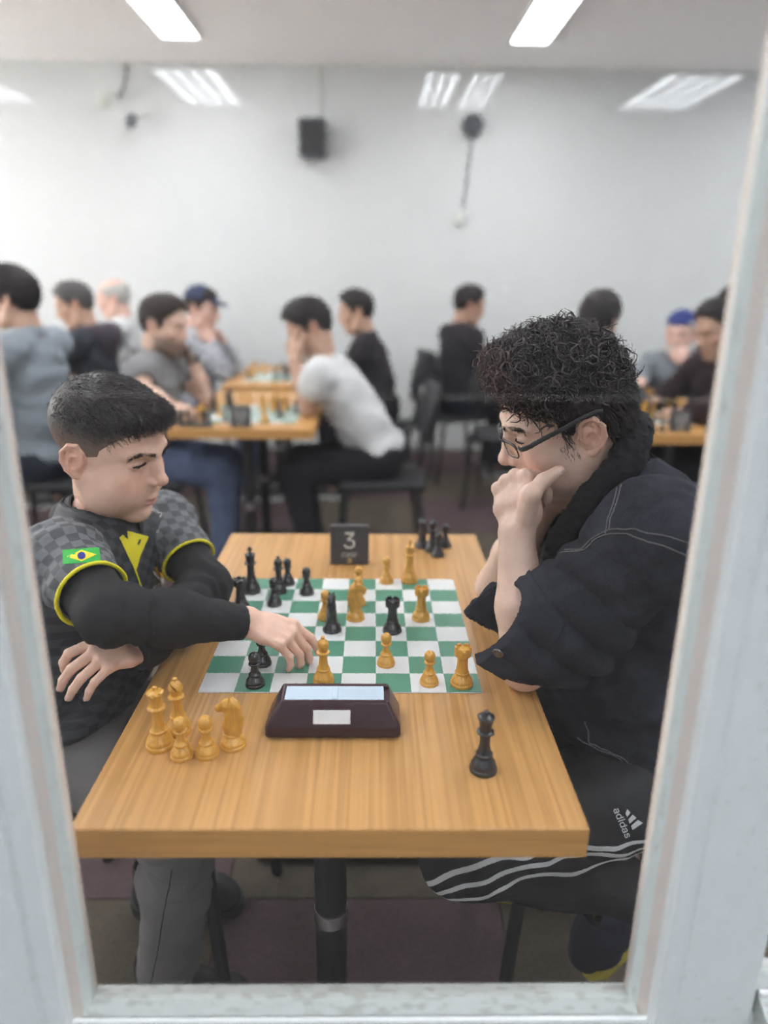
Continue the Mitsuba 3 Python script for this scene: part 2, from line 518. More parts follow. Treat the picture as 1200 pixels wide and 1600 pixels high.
def window(n, x0, x1, z0, z1, ext=.030):
    w = 'window_%d' % n
    g = trimesh.Trimesh([(x0 - .004, GY, z0 - .004), (x1 + .004, GY, z0 - .004), (x1 + .004, GY, z1 + .004), (x0 - .004, GY, z1 + .004)], [[0, 1, 2], [0, 2, 3]], process=False)
    put('glass', g, 'pane_glass', w, smooth=False)
    tag(w, 'window pane in a white painted metal frame', kind='structure')
    for side, x in ((-1, x0), (1, x1)):
        vertical_bead([(0, GY + .004), (0, GY - .004), (.0085, GY - .010), (.0085, GY + .004)], side, x, z0 - .01, z1 + .01, 'bead_paint', w, 'glazing_bead')
        vertical_bead([(.0085, GY + .03), (.0085, GY - .010), (.0200, GY - .014), (.0200, GY + .03)], side, x, z0 - .025, z1 + .02, 'bead_beige', w, 'frame_strip')
        e = tube([(x + side * .0245, GY - .014, z0 - .035), (x + side * .0245, GY - .014, z1 + .02)], .0052, 12)
        put('frame_edge', e, 'frame_clean', w, smooth=40)
        vertical_bead([(.0245, GY + .03), (.0245, GY - .016), (.0490, GY - .0195), (.0490, GY + .03)], side, x, z0 - .05, z1 + .02, 'frame_paint', w, 'jamb')
    xa, xb = x0 - .0085, x1 + .0085
    put('glazing_bead', extrude_x([(GY + .004, z0), (GY - .004, z0), (GY - .015, z0 - .012), (GY + .004, z0 - .016)], xa, xb), 'sill_paint', w, smooth=False)
    put('frame_edge', tube([(xa - (.01 if ext > 0 else -.009), GY - .0165, z0 - .0165), (xb + .01, GY - .0165, z0 - .0165)], .0035, 12), 'frame_clean', w, smooth=40)
    put('sill', extrude_x([(GY + .03, z0 - .020), (GY - .018, z0 - .020), (GY - .040, z0 - .031), (GY - .044, z0 - .034), (GY - .044, z0 - .06), (GY + .03, z0 - .06)], x0 - ext, x1 + .030), 'sill_paint', w, smooth=False)
    put('head', box(x0 - .05, x1 + .05, GY - .02, 0.66, z1, z1 + .05), 'frame_paint', w, smooth=False)


window(1, PX0, PX1, PZ0, PZ1)
window(2, RX0, RX1, RZ0, PZ1, -.0005)
# the hall behind the camera (the pane mirrors its lamps)
HY = -7.2
struct('floor_hall', box(XL, XR, HY, GY - .02, -0.12, -0.004), 'hall_floor')
struct('ceiling_hall', box(XL, XR, HY, GY - .02, ZC, ZC + .1), 'ceiling_paint')
struct('wall_hall_back', box(XL, XR, HY - .1, HY, 0, ZC), 'hall_paint')
struct('wall_hall_left', box(XL - .1, XL, HY, GY - .02, 0, ZC), 'hall_paint')
struct('wall_hall_right', box(XR, XR + .1, HY, GY - .02, 0, ZC), 'hall_paint')


def emit(c):
    return {'type': 'area', 'radiance': {'type': 'rgb', 'value': list(c)}}


def quad_down(x0, x1, y0, y1, z):
    return trimesh.Trimesh([(x0, y0, z), (x0, y1, z), (x1, y1, z), (x1, y0, z)], [[0, 1, 2], [0, 2, 3]], process=False)


def frame_down(x0, x1, y0, y1, z0, z1, w):
    return cat([box(x0 - w, x0, y0 - w, y1 + w, z0, z1), box(x1, x1 + w, y0 - w, y1 + w, z0, z1), box(x0, x1, y0 - w, y0, z0, z1), box(x0, x1, y1, y1 + w, z0, z1)])


for i, (x, y) in enumerate(ROOM_LAMPS):
    lab = 'ceiling lamp out of view, nearest row added for light'
    if i == 1:
        lab = 'long lit ceiling lamp, left one of the two on the ceiling'
    if i == 2:
        lab = 'long lit ceiling lamp, right one of the two on the ceiling'
    k = thing('ceiling_lamp', lab, 'ceiling lamp', 'ceiling lamps of the club room')
    put('frame', frame_down(x - .108, x + .108, y - .60, y + .60, ZC - .022, ZC - .0005, .012), 'lamp_housing', k, smooth=False)
    q = quad_down(x - .108, x + .108, y - .60, y + .60, ZC - .014)
    put('diffuser', q, 'lamp_housing', k, smooth=False, emitter=emit(ROOM_LAMP))

# lamps of the hall, with louvre blades between their lit strips
for x, y, w, n in ((-1.34, -5.10, .45, 4), (0.48, -5.10, .24, 3), (0.80, -5.10, .21, 3), (2.32, -5.05, .56, 4), (-3.0, -5.1, .30, 3)) + tuple((x, y, .45, 4) for y in (-1.9, -.55) for x in (-3.0, -1.34, .64, 2.32)):  # the two near rows are unseen, added to light frame and front table
    k = thing('louvred_lamp', 'louvred ceiling lamp of the hall in front of the window, near rows added for light', 'ceiling lamp', 'louvred lamps of the hall')
    put('frame', frame_down(x - w / 2, x + w / 2, y - .56, y + .56, ZC - .03, ZC - .0005, .012), 'lamp_housing', k, smooth=False)
    put('blade', cat([box(x - w / 2 + w * j / n - .014, x - w / 2 + w * j / n + .014, y - .56, y + .56, ZC - .03, ZC - .012) for j in range(1, n)] +
                     [box(x - w / 2, x + w / 2, yy - .004, yy + .004, ZC - .028, ZC - .012) for yy in np.linspace(y - .45, y + .45, 9)]), 'lamp_housing', k, smooth=False)
    put('lit_panel', quad_down(x - w / 2, x + w / 2, y - .56, y + .56, ZC - .0105), 'lamp_housing', k, smooth=False, emitter=emit(HALL_LAMP))

# ---------------------------------------------------------------- things on the back wall
k = thing('wall_speaker', 'dark box loudspeaker high on the white back wall', 'loudspeaker')
put('cabinet', tri(man(box(-0.530, -0.340, 5.56, 5.74, 2.125, 2.365, .012))), 'grey_plastic', k, smooth=False)
put('grille', box(-0.515, -0.355, 5.548, 5.562, 2.14, 2.35, .006), 'black_plastic', k, smooth=False)
put('bracket', box(-0.47, -0.40, 5.735, 5.752, 2.17, 2.30), 'black_plastic', k, smooth=False)
k = tag(put('cable_conduit', tube([(-.385, 5.742, 2.365), (-.385, 5.742, 2.715)], .007, 8), 'pale_plastic', smooth=40), 'thin conduit running from the box loudspeaker up to the ceiling', 'conduit')
k = thing('wall_fan', 'round dark wall unit at the top of a hanging cable, right of the box loudspeaker', 'wall fan')
put('housing', moved(lathe([(0, 0), (.055, 0), (.072, .012), (.075, .03), (.068, .05), (.05, .06), (0, .064)], 28), M4((0.690, 5.742, 2.354), R=Rotation.from_euler('x', 90, degrees=True).as_matrix())), 'grey_plastic', k)
put('guard', moved(cat([trimesh.creation.torus(r, .0035, 24, 6) for r in (.02, .04, .06)]), M4((0.690, 5.676, 2.354), R=Rotation.from_euler('x', 90, degrees=True).as_matrix())), 'black_plastic', k)
tag(put('hanging_cable', tube(spline([(.690, 5.742, 2.28), (.672, 5.744, 2.05), (.640, 5.742, 1.80)], 12), .006, 8), 'grey_plastic', smooth=40), 'thin cable hanging from the round wall unit to the cream switch box', 'cable')
k = thing('switch_box', 'small cream switch box on the back wall below the round unit', 'switch')
put('case', box(.585, .665, 5.72, 5.752, 1.70, 1.79, .006), 'pale_plastic', k, smooth=False)
put('knob', moved(lathe([(0, 0), (.018, 0), (.018, .012), (.014, .016), (0, .016)], 16), M4((.625, 5.722, 1.745), R=Rotation.from_euler('x', 90, degrees=True).as_matrix())), 'frame_clean', k)
for (x, z, lab, m_) in ((-1.85, 2.46, 'pale security camera on the back wall, upper left one', 'pale_plastic'), (-1.675, 2.335, 'small security camera low on the bracket arm, lower right of the pale one', 'grey_plastic')):
    k = thing('security_camera', lab, 'security camera', None)
    put('body', moved(lathe([(0, -.06), (.03, -.06), (.034, -.05), (.034, .05), (.028, .06), (0, .06)], 18), M4((x, 5.60, z), R=Rotation.from_euler('xz', [80, 25], degrees=True).as_matrix())), m_, k)
    put('arm', tube(spline([(x, 5.62, z + .02), (x + .03, 5.68, z + .05), (x + .05, 5.745, z + .06)], 8), .010, 8), 'pale_plastic', k, smooth=40)
tag(put('cable_conduit', tube(spline([(-1.79, 5.742, 2.50), (-1.735, 5.742, 2.62), (-1.72, 5.742, 2.715)], 8), .007, 8), 'grey_plastic', smooth=40), 'short grey cable from the security cameras up to the ceiling', 'conduit')

# ---------------------------------------------------------------- tables
TH = 0.74
top_mesh = box(-.3, .3, 0, 1.004, TH - .041, TH, .0012)
table_ply = {'tabletop': mikit.ply(top_mesh, 'wood_top'),
             'edge_band': mikit.ply(cat([box(-.3005, .3005, -.0007, .0003, TH - .0405, TH - .0012), box(-.3005, .3005, 1.0037, 1.0047, TH - .0405, TH - .0012),
                                         box(-.3007, -.2997, 0, 1.004, TH - .0405, TH - .0012), box(.2997, .3007, 0, 1.004, TH - .0405, TH - .0012)]), 'wood_edge'),
             'column': mikit.ply(moved(lathe([(0, .02), (.0265, .02), (.0265, .69), (0, .69)], 32), M4((-.020, .27, 0))), 'black_steel', smooth=30),
             'column_001': mikit.ply(moved(lathe([(0, .02), (.0265, .02), (.0265, .69), (0, .69)], 32), M4((-.020, .745, 0))), 'black_steel', smooth=30),
             'spider': mikit.ply(cat([box(-.25, .25, .48, .52, TH - .056, TH - .041), box(-.040, .0, .08, .92, TH - .056, TH - .041)]), 'black_steel'),
             'foot': mikit.ply(box(-.23, .19, .24, .30, 0, .028, .008), 'black_steel'),
             'foot_001': mikit.ply(box(-.23, .19, .715, .775, 0, .028, .008), 'black_steel'),
             'ring': mikit.ply(moved(lathe([(.0262, 0), (.0282, 0), (.0282, .026), (.0262, .026)], 32), M4((-.020, .27, .315))), 'chrome', smooth=30),
             'ring_001': mikit.ply(moved(lathe([(.0262, 0), (.0282, 0), (.0282, .026), (.0262, .026)], 32), M4((-.020, .745, .315))), 'chrome', smooth=30)}


def make_table(x, y, label, group=None, rz=0.0):
    k = thing('chess_table', label, 'table', group)
    for n, d in table_ply.items():
        put(n.replace('_001', ''), d, None, k, at=M4((x, y, 0), rz))
    return k


sq_ply = {c: mikit.ply(box(-.0271, .0271, -.0271, .0271, 0, .0006), c) for c in ('board_green', 'board_white')}
mat_ply = mikit.ply(box(-.2175, .2175, -.2175, .2175, 0, .0014, .0004), 'board_white')


def make_board(x, y, z, label, group=None, rz=0.0):
    k = thing('chess_board', label, 'chess board', group)
    put('mat', mat_ply, None, k, at=M4((x, y, z + .0002), rz))
    c, s = math.cos(rz), math.sin(rz)
    for i in range(8):
        for j in range(8):
            u, v = (i - 3.5) * .0542, (j - 3.5) * .0542
            m_ = 'board_white' if (i + j) % 2 == 0 else 'board_green'
            put('white_square' if (i + j) % 2 == 0 else 'green_square', sq_ply[m_], None, k, at=M4((x + c * u - s * v, y + s * u + c * v, z + .0016), rz))
    return k


# ---------------------------------------------------------------- chess pieces (profiles in millimetres)
BASE = [(0, 0), (1, 0), (1, 0), (1.02, .09), (1.0, .20), (.955, .25), (.955, .25), (.93, .28), (.945, .36), (.90, .48), (.80, .62), (.66, .80), (.60, .90), (.60, .90), (.64, .95), (.64, 1.03), (.58, 1.08), (.58, 1.08)]


def base(r, h):
    return [(a * r, b * h) for a, b in BASE]


def mm(profile, n=40, per=4):
    return lathe(smooth_profile(np.array(profile) / 1000.0, per), n)


PAWN = base(14.8, 19) + [(6.2, 25), (5.2, 32), (5.4, 34.5), (5.4, 34.5), (8.4, 35.6), (8.9, 37), (8.4, 38.6), (5.9, 39.6), (5.9, 39.6), (8.0, 43), (8.7, 47.4), (7.6, 51.8), (4.6, 55.2), (0, 56.2)]
ROOK = base(17.0, 21) + [(8.8, 28), (8.0, 38), (8.2, 46), (8.2, 46), (10.2, 48.5), (12.4, 49.5), (12.4, 49.5), (12.9, 53), (12.9, 60), (12.6, 63.5), (12.6, 63.5), (9.6, 63.5), (9.6, 63.5), (9.2, 59.5), (9.2, 59.5), (0, 59.0)]
BISHOP = base(16.6, 24) + [(7.0, 34), (6.3, 46), (6.5, 50), (6.5, 50), (10.2, 51.3), (10.6, 52.6), (10.0, 54), (7.2, 55), (7.2, 55), (7.0, 57), (8.9, 63), (9.0, 66.5), (7.2, 71.5), (3.4, 75), (2.2, 75.8), (3.1, 77.4), (2.8, 79.4), (0, 80.6)]
QUEEN = base(17.8, 25) + [(7.4, 36), (6.8, 52), (7.0, 55), (7.0, 55), (11.0, 56.4), (11.4, 57.8), (10.8, 59.4), (7.8, 60.6), (7.8, 60.6), (8.0, 66), (9.6, 75), (11.2, 79), (11.2, 79), (10.6, 80.6), (7.4, 82.4), (3.0, 83.6), (2.4, 84.2), (3.4, 86), (2.8, 88), (0, 89)]
KING = base(18.2, 26) + [(7.8, 38), (7.2, 56), (7.4, 59), (7.4, 59), (11.4, 60.4), (11.8, 61.8), (11.2, 63.4), (8.2, 64.6), (8.2, 64.6), (8.6, 70), (10.2, 79), (10.4, 80.5), (10.4, 80.5), (7.4, 82.6), (3.2, 84), (0, 84.4)]


def piece_meshes():
    out = {'pawn': mm(PAWN)}
    r = man(mm(ROOK))
    for a in range(3):
        r = r - man(moved(box(-.02, .02, -.0022, .0022, .0600, .07), M4(rz=a * math.pi / 3 + .3)))
    out['rook'] = tri(r)
    b = man(mm(BISHOP)) - man(moved(box(-.001, .02, -.02, .02, -.0008, .0008), M4((.001, 0, .0655), R=Rotation.from_euler('y', -52, degrees=True).as_matrix())))
    out['bishop'] = tri(b)
    q = man(mm(QUEEN))
    for a in range(8):
        w = trimesh.creation.icosphere(2, .0026)
        w.apply_translation((.0122 * math.cos(a * math.pi / 4), .0122 * math.sin(a * math.pi / 4), .0806))
        q = q - man(w)
    out['queen'] = tri(q)
    cr = [box(-.0021, .0021, -.0016, .0016, .083, .0960, .0006), box(-.0052, .0052, -.0016, .0016, .0885, .0922, .0006)]
    out['king'] = tri(man(mm(KING)) + man(cr[0]) + man(cr[1]))
    # the knight: a turned foot with a carved horse's head that looks along +x
    f = Field((-.018, -.014, .017), (.026, .014, .080), .00075)
    yy = ((0, 1, 0), .72)
    f.chain([(-.001, 0, .018), (.0, 0, .030), (-.002, 0, .046), (-.003, 0, .060)], [.0125, .0118, .0105, .0088], .004, flat=yy)
    f.chain([(-.003, 0, .061), (.006, 0, .060), (.0165, 0, .0535)], [.0088, .0080, .0052], .004, flat=yy)
    f.ell((.0175, 0, .0535), (.0058, .0042, .0055), k=.002)
    f.chain([(-.0125, 0, .030), (-.0135, 0, .044), (-.0105, 0, .059), (-.003, 0, .068)], [.0026, .0032, .0034, .0030], .002)
    for s in (-1, 1):
        f.cone((-.001, s * .003, .066), (-.0005, s * .0042, .0748), .0028, .0010, .002)
        f.ell((.0065, s * .0062, .0615), (.0022, .0014, .0018), k=.001)
        f.ell((.0200, s * .0042, .0545), (.0011, .0012, .0009), k=.0006, cut=True)
        f.cone((.0125, s * .0065, .0505), (.022, s * .0045, .0495), .0007, k=.0006, cut=True)
        f.cone((.003, s * .0090, .0520), (.0095, s * .0075, .0455), .0012, k=.002, cut=True)
    f.ell((.0155, 0, .0410), (.0068, .012, .0062), k=.003, cut=True)
    f.half((0, 0, .0195), (0, 0, -1))
    kb = mm(base(17.0, 18.5) + [(9.5, 20.5), (9.5, 20.5), (0, 20.6)])
    out['knight'] = fuse([kb, f.mesh()])
    return out


PIECE = piece_meshes()
piece_ply = {(n, c): mikit.ply(m, 'boxwood' if c == 'white' else 'ebony', smooth=35) for n, m in PIECE.items() for c in ('white', 'black')}


def piece(kind, color, x, y, z, label, rz=0.0, s=1.0, group=None):
    key = put('chess_' + kind, piece_ply[kind, color], None, at=M4((x, y, z), rz, s))
    return tag(key, label, 'chess ' + kind, group)


make_table(-.0467, .685, 'light wood table in front with the chess board, clock and sign reading 3')
BX, BY = -.0478, 1.1883
make_board(BX, BY, TH, 'green and white roll-up chess board on the front table')
ZB, ZT = TH + .0022, TH
W, B_ = 'white', 'black'
BW = 'yellowish boxwood '
pi = math.pi
ON_BOARD = [
    ('king', B_, -.2420, 1.339, 'black king near the far left corner of the front board', .2, 1),
    ('rook', B_, -.2490, 1.258, 'black rook half hidden behind the reaching sleeve at the left edge of the board', 0, 1),
    ('bishop', B_, -.1870, 1.338, 'black bishop two squares right of the black king, partly behind a black pawn', 0, .96),
    ('pawn', B_, -.1740, 1.378, 'black pawn in the far row just behind the black bishop', 0, 1),
    ('pawn', B_, -.1890, 1.280, 'black pawn standing in front of the black bishop, just above the reaching hand', 0, 1),
    ('pawn', B_, -.1310, 1.331, 'lone black pawn left of the far middle of the front board', 0, 1),
    ('knight', B_, -.0720, 1.174, 'black knight seen from behind in the middle of the front board', 1.5, 1),
    ('rook', B_, .0360, 1.171, 'black rook right of the middle of the front board', .2, 1),
    ('pawn', B_, -.1810, .991, 'black pawn in the near row of the front board, left of the clock', 0, 1),
    ('pawn', B_, -.1790, 1.055, 'black pawn half hidden under the reaching hand, behind the near black pawn', 0, 1),
    ('pawn', W, .0290, 1.389, BW + 'pawn in the far row of the front board beside the king', 0, 1),
    ('king', W, .0770, 1.393, BW + 'king in the far row of the front board', .9, .97),
    ('pawn', W, -.0275, 1.336, BW + 'pawn behind the boxwood knight, farther of the two', 0, 1),
    ('pawn', W, -.0270, 1.283, BW + 'pawn right behind the boxwood knight, nearer of the two', 0, 1),
    ('pawn', W, -.0865, 1.221, BW + 'pawn partly hidden behind the black knight', 0, 1),
    ('knight', W, -.0310, 1.221, BW + 'knight in the middle of the front board', .55, 1),
    ('rook', W, .0905, 1.220, BW + 'rook on the right half of the front board, farther of the two rooks', .1, 1),
    ('bishop', W, -.0755, .999, BW + 'bishop behind the clock, touched by the reaching fingers', 2.5, 1),
    ('pawn', W, .0230, 1.055, BW + 'pawn in the second row, behind the right end of the clock', 0, 1),
    ('pawn', W, .0895, .997, BW + 'pawn in the near row of the front board beside the corner rook', 0, 1),
    ('rook', W, .1400, .994, BW + 'rook in the near right corner of the front board', .2, 1.03)]
for kd, c, x, y, lab, rz, s in ON_BOARD:
    piece(kd, c, x, y, ZB, lab, rz, s)
for kd, c, x, y, lab, rz, s in (
        ('queen', B_, .1450, .7905, 'black queen alone on the bare table near the front right corner', 0, 1.0),
        ('queen', W, -.2860, .8400, BW + 'queen at the left of the captured pieces beside the clock', 0, 1.04),
        ('bishop', W, -.2690, .8740, BW + 'bishop with a slot behind the other captured pieces at left', 3.6, 1.06),
        ('pawn', W, -.2510, .8190, BW + 'pawn in front of the captured bishop on the bare table', 0, 1.05),
        ('pawn', W, -.2185, .8220, BW + 'pawn between the captured knight and another captured pawn', 0, 1.05),
        ('knight', W, -.1880, .8420, BW + 'knight facing left beside the clock', pi - .25, 1.03),
        ('knight', B_, .1160, 1.600, 'black knight in the cluster of captured pieces at the far right of the front table', 2.0, 1),
        ('bishop', B_, .1380, 1.575, 'black bishop in the cluster of captured pieces at the far right of the front table', 0, 1),
        ('pawn', B_, .1490, 1.543, 'black pawn at the front of the cluster of captured pieces at the far right', 0, 1),
        ('pawn', B_, .1710, 1.603, 'black pawn at the back of the cluster of captured pieces at the far right', 0, 1)):
    piece(kd, c, x, y, ZT, lab, rz, s)

# ---------------------------------------------------------------- the clock
def round_hull(pts, r, seg=12):
    s = m3.Manifold.sphere(r, seg)
    return m3.Manifold.batch_hull([s.translate(tuple(p)) for p in pts])


k = thing('chess_clock', 'dark maroon chess clock with a white label, in front of the front board', 'chess clock')
x0, x1 = -.1475, .0412
sec = round_hull([(x, y, z) for x, y, z in [(x0 + .006, .858, .7475), (x1 - .006, .858, .7475), (x0 + .006, .928, .7475), (x1 - .006, .928, .7475),
                                             (x0 + .0065, .8595, .757), (x1 - .0065, .8595, .757),
                                             (x0 + .0235, .873, .7850), (x1 - .0215, .873, .7850), (x0 + .0235, .915, .7850), (x1 - .0215, .915, .7850)]], .0052, 20)
case = sec - m3.Manifold.cube((.1515, .0345, .02)).translate((x0 + .0255, .8745, .7865))
put('case', tri(case), 'clock_case', k, smooth=25)
put('lever', tri(round_hull([(x, y, z) for x in (x0 + .0275, x1 - .0255) for y in (.8755, .9085) for z in (.7860, .7895)], .0012, 8) +
                 round_hull([(-.0545, y, .7910) for y in (.8755, .9055)] + [(-.0485, y, .7910) for y in (.8755, .9055)], .0016, 8)), 'clock_lever', k, smooth=25)
ang = math.atan2(.0135, .031)
lab = box(-.0255, .0255, -.0008, .0008, -.0095, .0095, .0006)
put('label', moved(lab, M4((-.0548, .8607, .7715), R=Rotation.from_euler('x', -math.degrees(ang), degrees=True).as_matrix())), 'label_white', k, smooth=False, label='white label')
for x in (x0 + .02, x1 - .02):
    for y in (.870, .916):
        put('rubber_foot', box(x - .008, x + .008, y - .006, y + .006, TH, TH + .004), 'black_plastic', k, smooth=False)

# ---------------------------------------------------------------- number signs
def upright(text, h, depth, bold=False):
    m = meshkit.text_mesh(text, h, depth, bold)
    b = m.bounds
    m.apply_translation((-(b[0, 0] + b[1, 0]) / 2, -(b[0, 1] + b[1, 1]) / 2, 0))
    m.apply_transform(trimesh.transformations.rotation_matrix(math.pi / 2, (1, 0, 0)))   # reads along x, faces -y
    return m


def make_sign(num, x, y, label, rz=0.0, parts=True):
    k = thing('table_number_sign', label, 'sign', None)
    lean = Rotation.from_euler('zx', [rz, -.10]).as_matrix()
    m = M4((x, y, TH + .0012), R=lean)
    put('block', moved(box(-.0425, .0425, 0, .020, 0, .088, .0018), m), 'slate', k, smooth=False)
    t = upright(num, .036 if len(num) == 1 else .030, .0012)
    t.apply_translation((0, 0, .0550))
    put('numeral', moved(t, m), 'engraving', k, smooth=False)
    t = upright('CXSP', .0095, .0010)
    t.apply_translation((0, 0, .0220))
    put('lettering', moved(t, m), 'engraving', k, smooth=False)
    e = cat([box(-.0045, .0045, -.001, .0, .0060, .0080), moved(box(-.0028, .0028, -.001, 0, -.0028, .0028), M4((0, 0, .0115), R=Rotation.from_euler('y', 45, degrees=True).as_matrix()))])
    put('emblem', moved(e, m), 'emblem_gold', k, smooth=False)


make_sign('3', -.0505, 1.486, 'dark square sign reading 3 at the far edge of the front table')

# ---------------------------------------------------------------- people: heads, hands, hair, clothes
V = np.array


def unit(v):
    v = np.asarray(v, float)
    return v / np.linalg.norm(v)


def head_matrix(c, yaw, pitch, roll=0.0, s=(1, 1, 1)):
    """Head frame (x to the face, y to its left, z up) in the world. pitch > 0 looks down; degrees."""
    R = Rotation.from_euler('ZYX', [yaw, pitch, roll], degrees=True).as_matrix() @ np.diag(s)
    m = np.eye(4)
    m[:3, :3] = R
    m[:3, 3] = c
    return m


def to(m, pts):
    pts = np.atleast_2d(np.asarray(pts, float))
    return pts @ m[:3, :3].T + m[:3, 3]


HEAD = dict(chub=0.0, nose=1.0, jaw=1.0, eye=0.35, neck=.054, neck_to=(-.050, 0, -.19), brow=1.0, lips=1.0, ears=True, chin=1.0, nose_up=0.0, back=0.0, ew=1.0, ala=0.0)


def head_mesh(h, **kw):
    p = {**HEAD, **kw}
    f = Field((-.128, -.100, -.215), (.142, .100, .142), h)
    f.ell((-.018 + p['back'], 0, .045), (.096, .0745, .081), k=.02)
    f.ell((.020, 0, .042), (.070, .0655, .066), k=.02)
    f.ell((.026, 0, -.020), (.060, .0590, .070), k=.03)
    for s in (-1, 1):
        f.chain([(-.006, s * .055, -.040), (.018, s * .049 * p['jaw'], -.074), (.068, s * .016, -.096)], [.018, .0175, .016], .03)
    f.ell((.079, 0, -.096), (.0155 * p['chin'], .020, .015), k=.016)
    f.ell((.066, 0, -.055), (.031, .034, .036), k=.022)
    f.ell((.074, 0, -.034), (.0225, .026, .030), k=.016)
    f.cone((.078, 0, .030), (.088, 0, -.022), .0125, .0150, .012)
    for s in (-1, 1):
        f.ell((.054, s * .043, -.012), (.027, .0195, .021), k=.02)
        c = p['chub']
        if c > 0:
            f.ell((.048, s * .044, -.046), (.030 + .010 * c, .016 + .012 * c, .026 + .008 * c), k=.025)
            f.ell((.030, s * .040, -.075), (.030, .014 + .01 * c, .020), k=.025)
        f.chain([(.089, s * .008, .036), (.0855, s * .026, .041), (.068, s * .049, .036)], [.0075, .0080 * p['brow'], .0065], .014)
        f.ell((.098, s * .033, .019), (.0185, .0185 * p['ew'], .0125), k=.014, cut=True)
    f.cone((-.024, 0, -.030), p['neck_to'], p['neck'], p['neck'] * 1.08, .03)
    n, nu = p['nose'], p['nose_up']
    f.chain([(.0875, 0, .030), (.0965, 0, .010), (.108 * (1 + .02 * n), 0, -.0135 + nu)], [.0068, .0082 * n, .0108 * n], .012)
    f.ell((.1115, 0, -.0165 + nu), (.0118 * n, .0125 * n, .0110 * n), k=.006)
    for s in (-1, 1):
        f.ell((.0990 - p['ala'] * .5, s * .0122 * n, -.0215 + nu), (.0110 * n + p['ala'], .0074 * n, .0082 * n), k=.004)
        f.ell((.1035, s * .0062 * n, -.0310 + nu), (.0060, .0032, .0042), k=.002, cut=True)
        f.ell((.0715, s * .0325, .0190), (.0150, .0150 * p['ew'], .0150), k=.004)
        if p['eye'] > 0:
            f.ell((.0885, s * .0330, .0150), (.0125, .0120 * p['ew'], .0052 * p['eye']), k=.0012, cut=True)
        f.cone((.0845, s * .0210, .0275), (.0800, s * .0430, .0268), .0008, k=.003, cut=True)
    L = p['lips']
    for s in (-1, 1):
        f.chain([(.0985, 0, -.0550), (.0970, s * .008, -.0538), (.0855, s * .0240, -.0590)], [.0055 * L, .0056 * L, .0028], .004)
        f.chain([(.0970, 0, -.0665), (.0950, s * .009, -.0655), (.0850, s * .0220, -.0605)], [.0066 * L, .0062 * L, .0028], .004)
        f.chain([(.1060, 0, -.0605), (.1020, s * .010, -.0600), (.0905, s * .0245, -.0608)], [.0014, .0013, .0012], .002, cut=True)
    f.ell((.0985, 0, -.0800), (.0085, .018, .0055), k=.012, cut=True)
    f.cone((.1030, 0, -.0330), (.1055, 0, -.0480), .0022, k=.004, cut=True)
    if p['ears']:
        for s in (-1, 1):
            def E(u, v, o=0.0):
                return (-.012 + u, s * (.0730 - .38 * u + o), .000 + v)
            f.ell(E(-.006, -.002, -.001), (.0185, .0072, .0290), R=Rotation.from_euler('z', s * -21, degrees=True).as_matrix(), k=.004)
            rim = [E(.0085, .006, .003), E(.0070, .020, .003), E(-.002, .0305, .003), E(-.015, .0285, .004), E(-.0235, .014, .005), E(-.0225, -.003, .005), E(-.0145, -.018, .004), E(-.004, -.0285, .001)]
            f.chain(rim, [.0040, .0042, .0042, .0044, .0042, .0040, .0042, .0056], .0025)
            f.chain([E(-.013, .020, .003), E(-.0155, .006, .003), E(-.010, -.010, .003)], [.0030, .0032, .0030], .003)
            f.ell(E(-.0035, -.003, .0085), (.0074, .0068, .0115), k=.003, cut=True)
            f.ell(E(-.0180, .008, .0085), (.0022, .0045, .0130), k=.002, cut=True)
            f.ell(E(-.0040, .0175, .0070), (.0060, .0045, .0045), k=.003, cut=True)
            f.cone(E(.0085, .001, .001), E(.0050, -.009, .002), .0042, .0035, .003)
            f.ell(E(-.001, -.0280, .000), (.0080, .0050, .0070), k=.004)
    return f.mesh()


def head_color(loc, base, lips=(0.50, 0.20, 0.17), blush=0.25, beard=None, beard_color=(.10, .075, .065), lid_shade=.5):
    """Colours of the skin by place on the head, shade painted at the eyes (head frame)."""
    b = np.array(base)
    c = np.tile(b, (len(loc), 1))

    def blob(x, y, z, rx, ry, rz):
        d = ((loc[:, 0] - x) / rx) ** 2 + ((np.abs(loc[:, 1]) - y) / ry) ** 2 + ((loc[:, 2] - z) / rz) ** 2
        return np.clip(1.35 - d, 0, 1)[:, None]

    def lay(col, w):
        return c * (1 - w) + np.array(col) * w
    red = b * np.array([1.02, .74, .70])
    c = lay(red, blush * blob(.075, .042, -.018, .035, .03, .025))
    c = lay(red, blush * 1.2 * blob(.112, 0, -.018, .02, .018, .018))
    c = lay(red, blush * 1.6 * blob(-.018, .082, .0, .03, .02, .04))
    c = lay(b * V((.62, .58, .60)), lid_shade * blob(.088, .033, .0195, .016, .021, .0095))  # eye socket shade painted into the skin around the lids
    if beard is not None:
        zone = np.clip((-.030 - loc[:, 2]) / .02, 0, 1) * np.clip((loc[:, 0] + .012) / .02, 0, 1) * np.clip((loc[:, 2] + .135) / .02, 0, 1)
        c = lay(beard_color, (beard * zone)[:, None])
    c = lay(lips, .85 * np.maximum(blob(.0975, .006, -.0565, .012, .014, .0050), blob(.096, .006, -.0665, .012, .013, .0062)))
    return np.clip(c, 0, 1)


def eye_parts(m, parent, h=10, look=0.0, iris=(.06, .035, .02)):
    for s in (-1, 1):
        e = trimesh.creation.icosphere(3, .0132)
        v = np.array(e.vertices)
        d = unit((1, 0, -.30 + look))
        a = v @ d / .0132
        col = np.where((a > .93)[:, None], [.01, .008, .008], np.where((a > .82)[:, None], iris, [.68, .64, .62]))
        e.apply_translation((.0717, s * .0325, .0186))
        e.apply_transform(m)
        put('eye', e, 'eye_wet', parent, smooth=True, color=col)


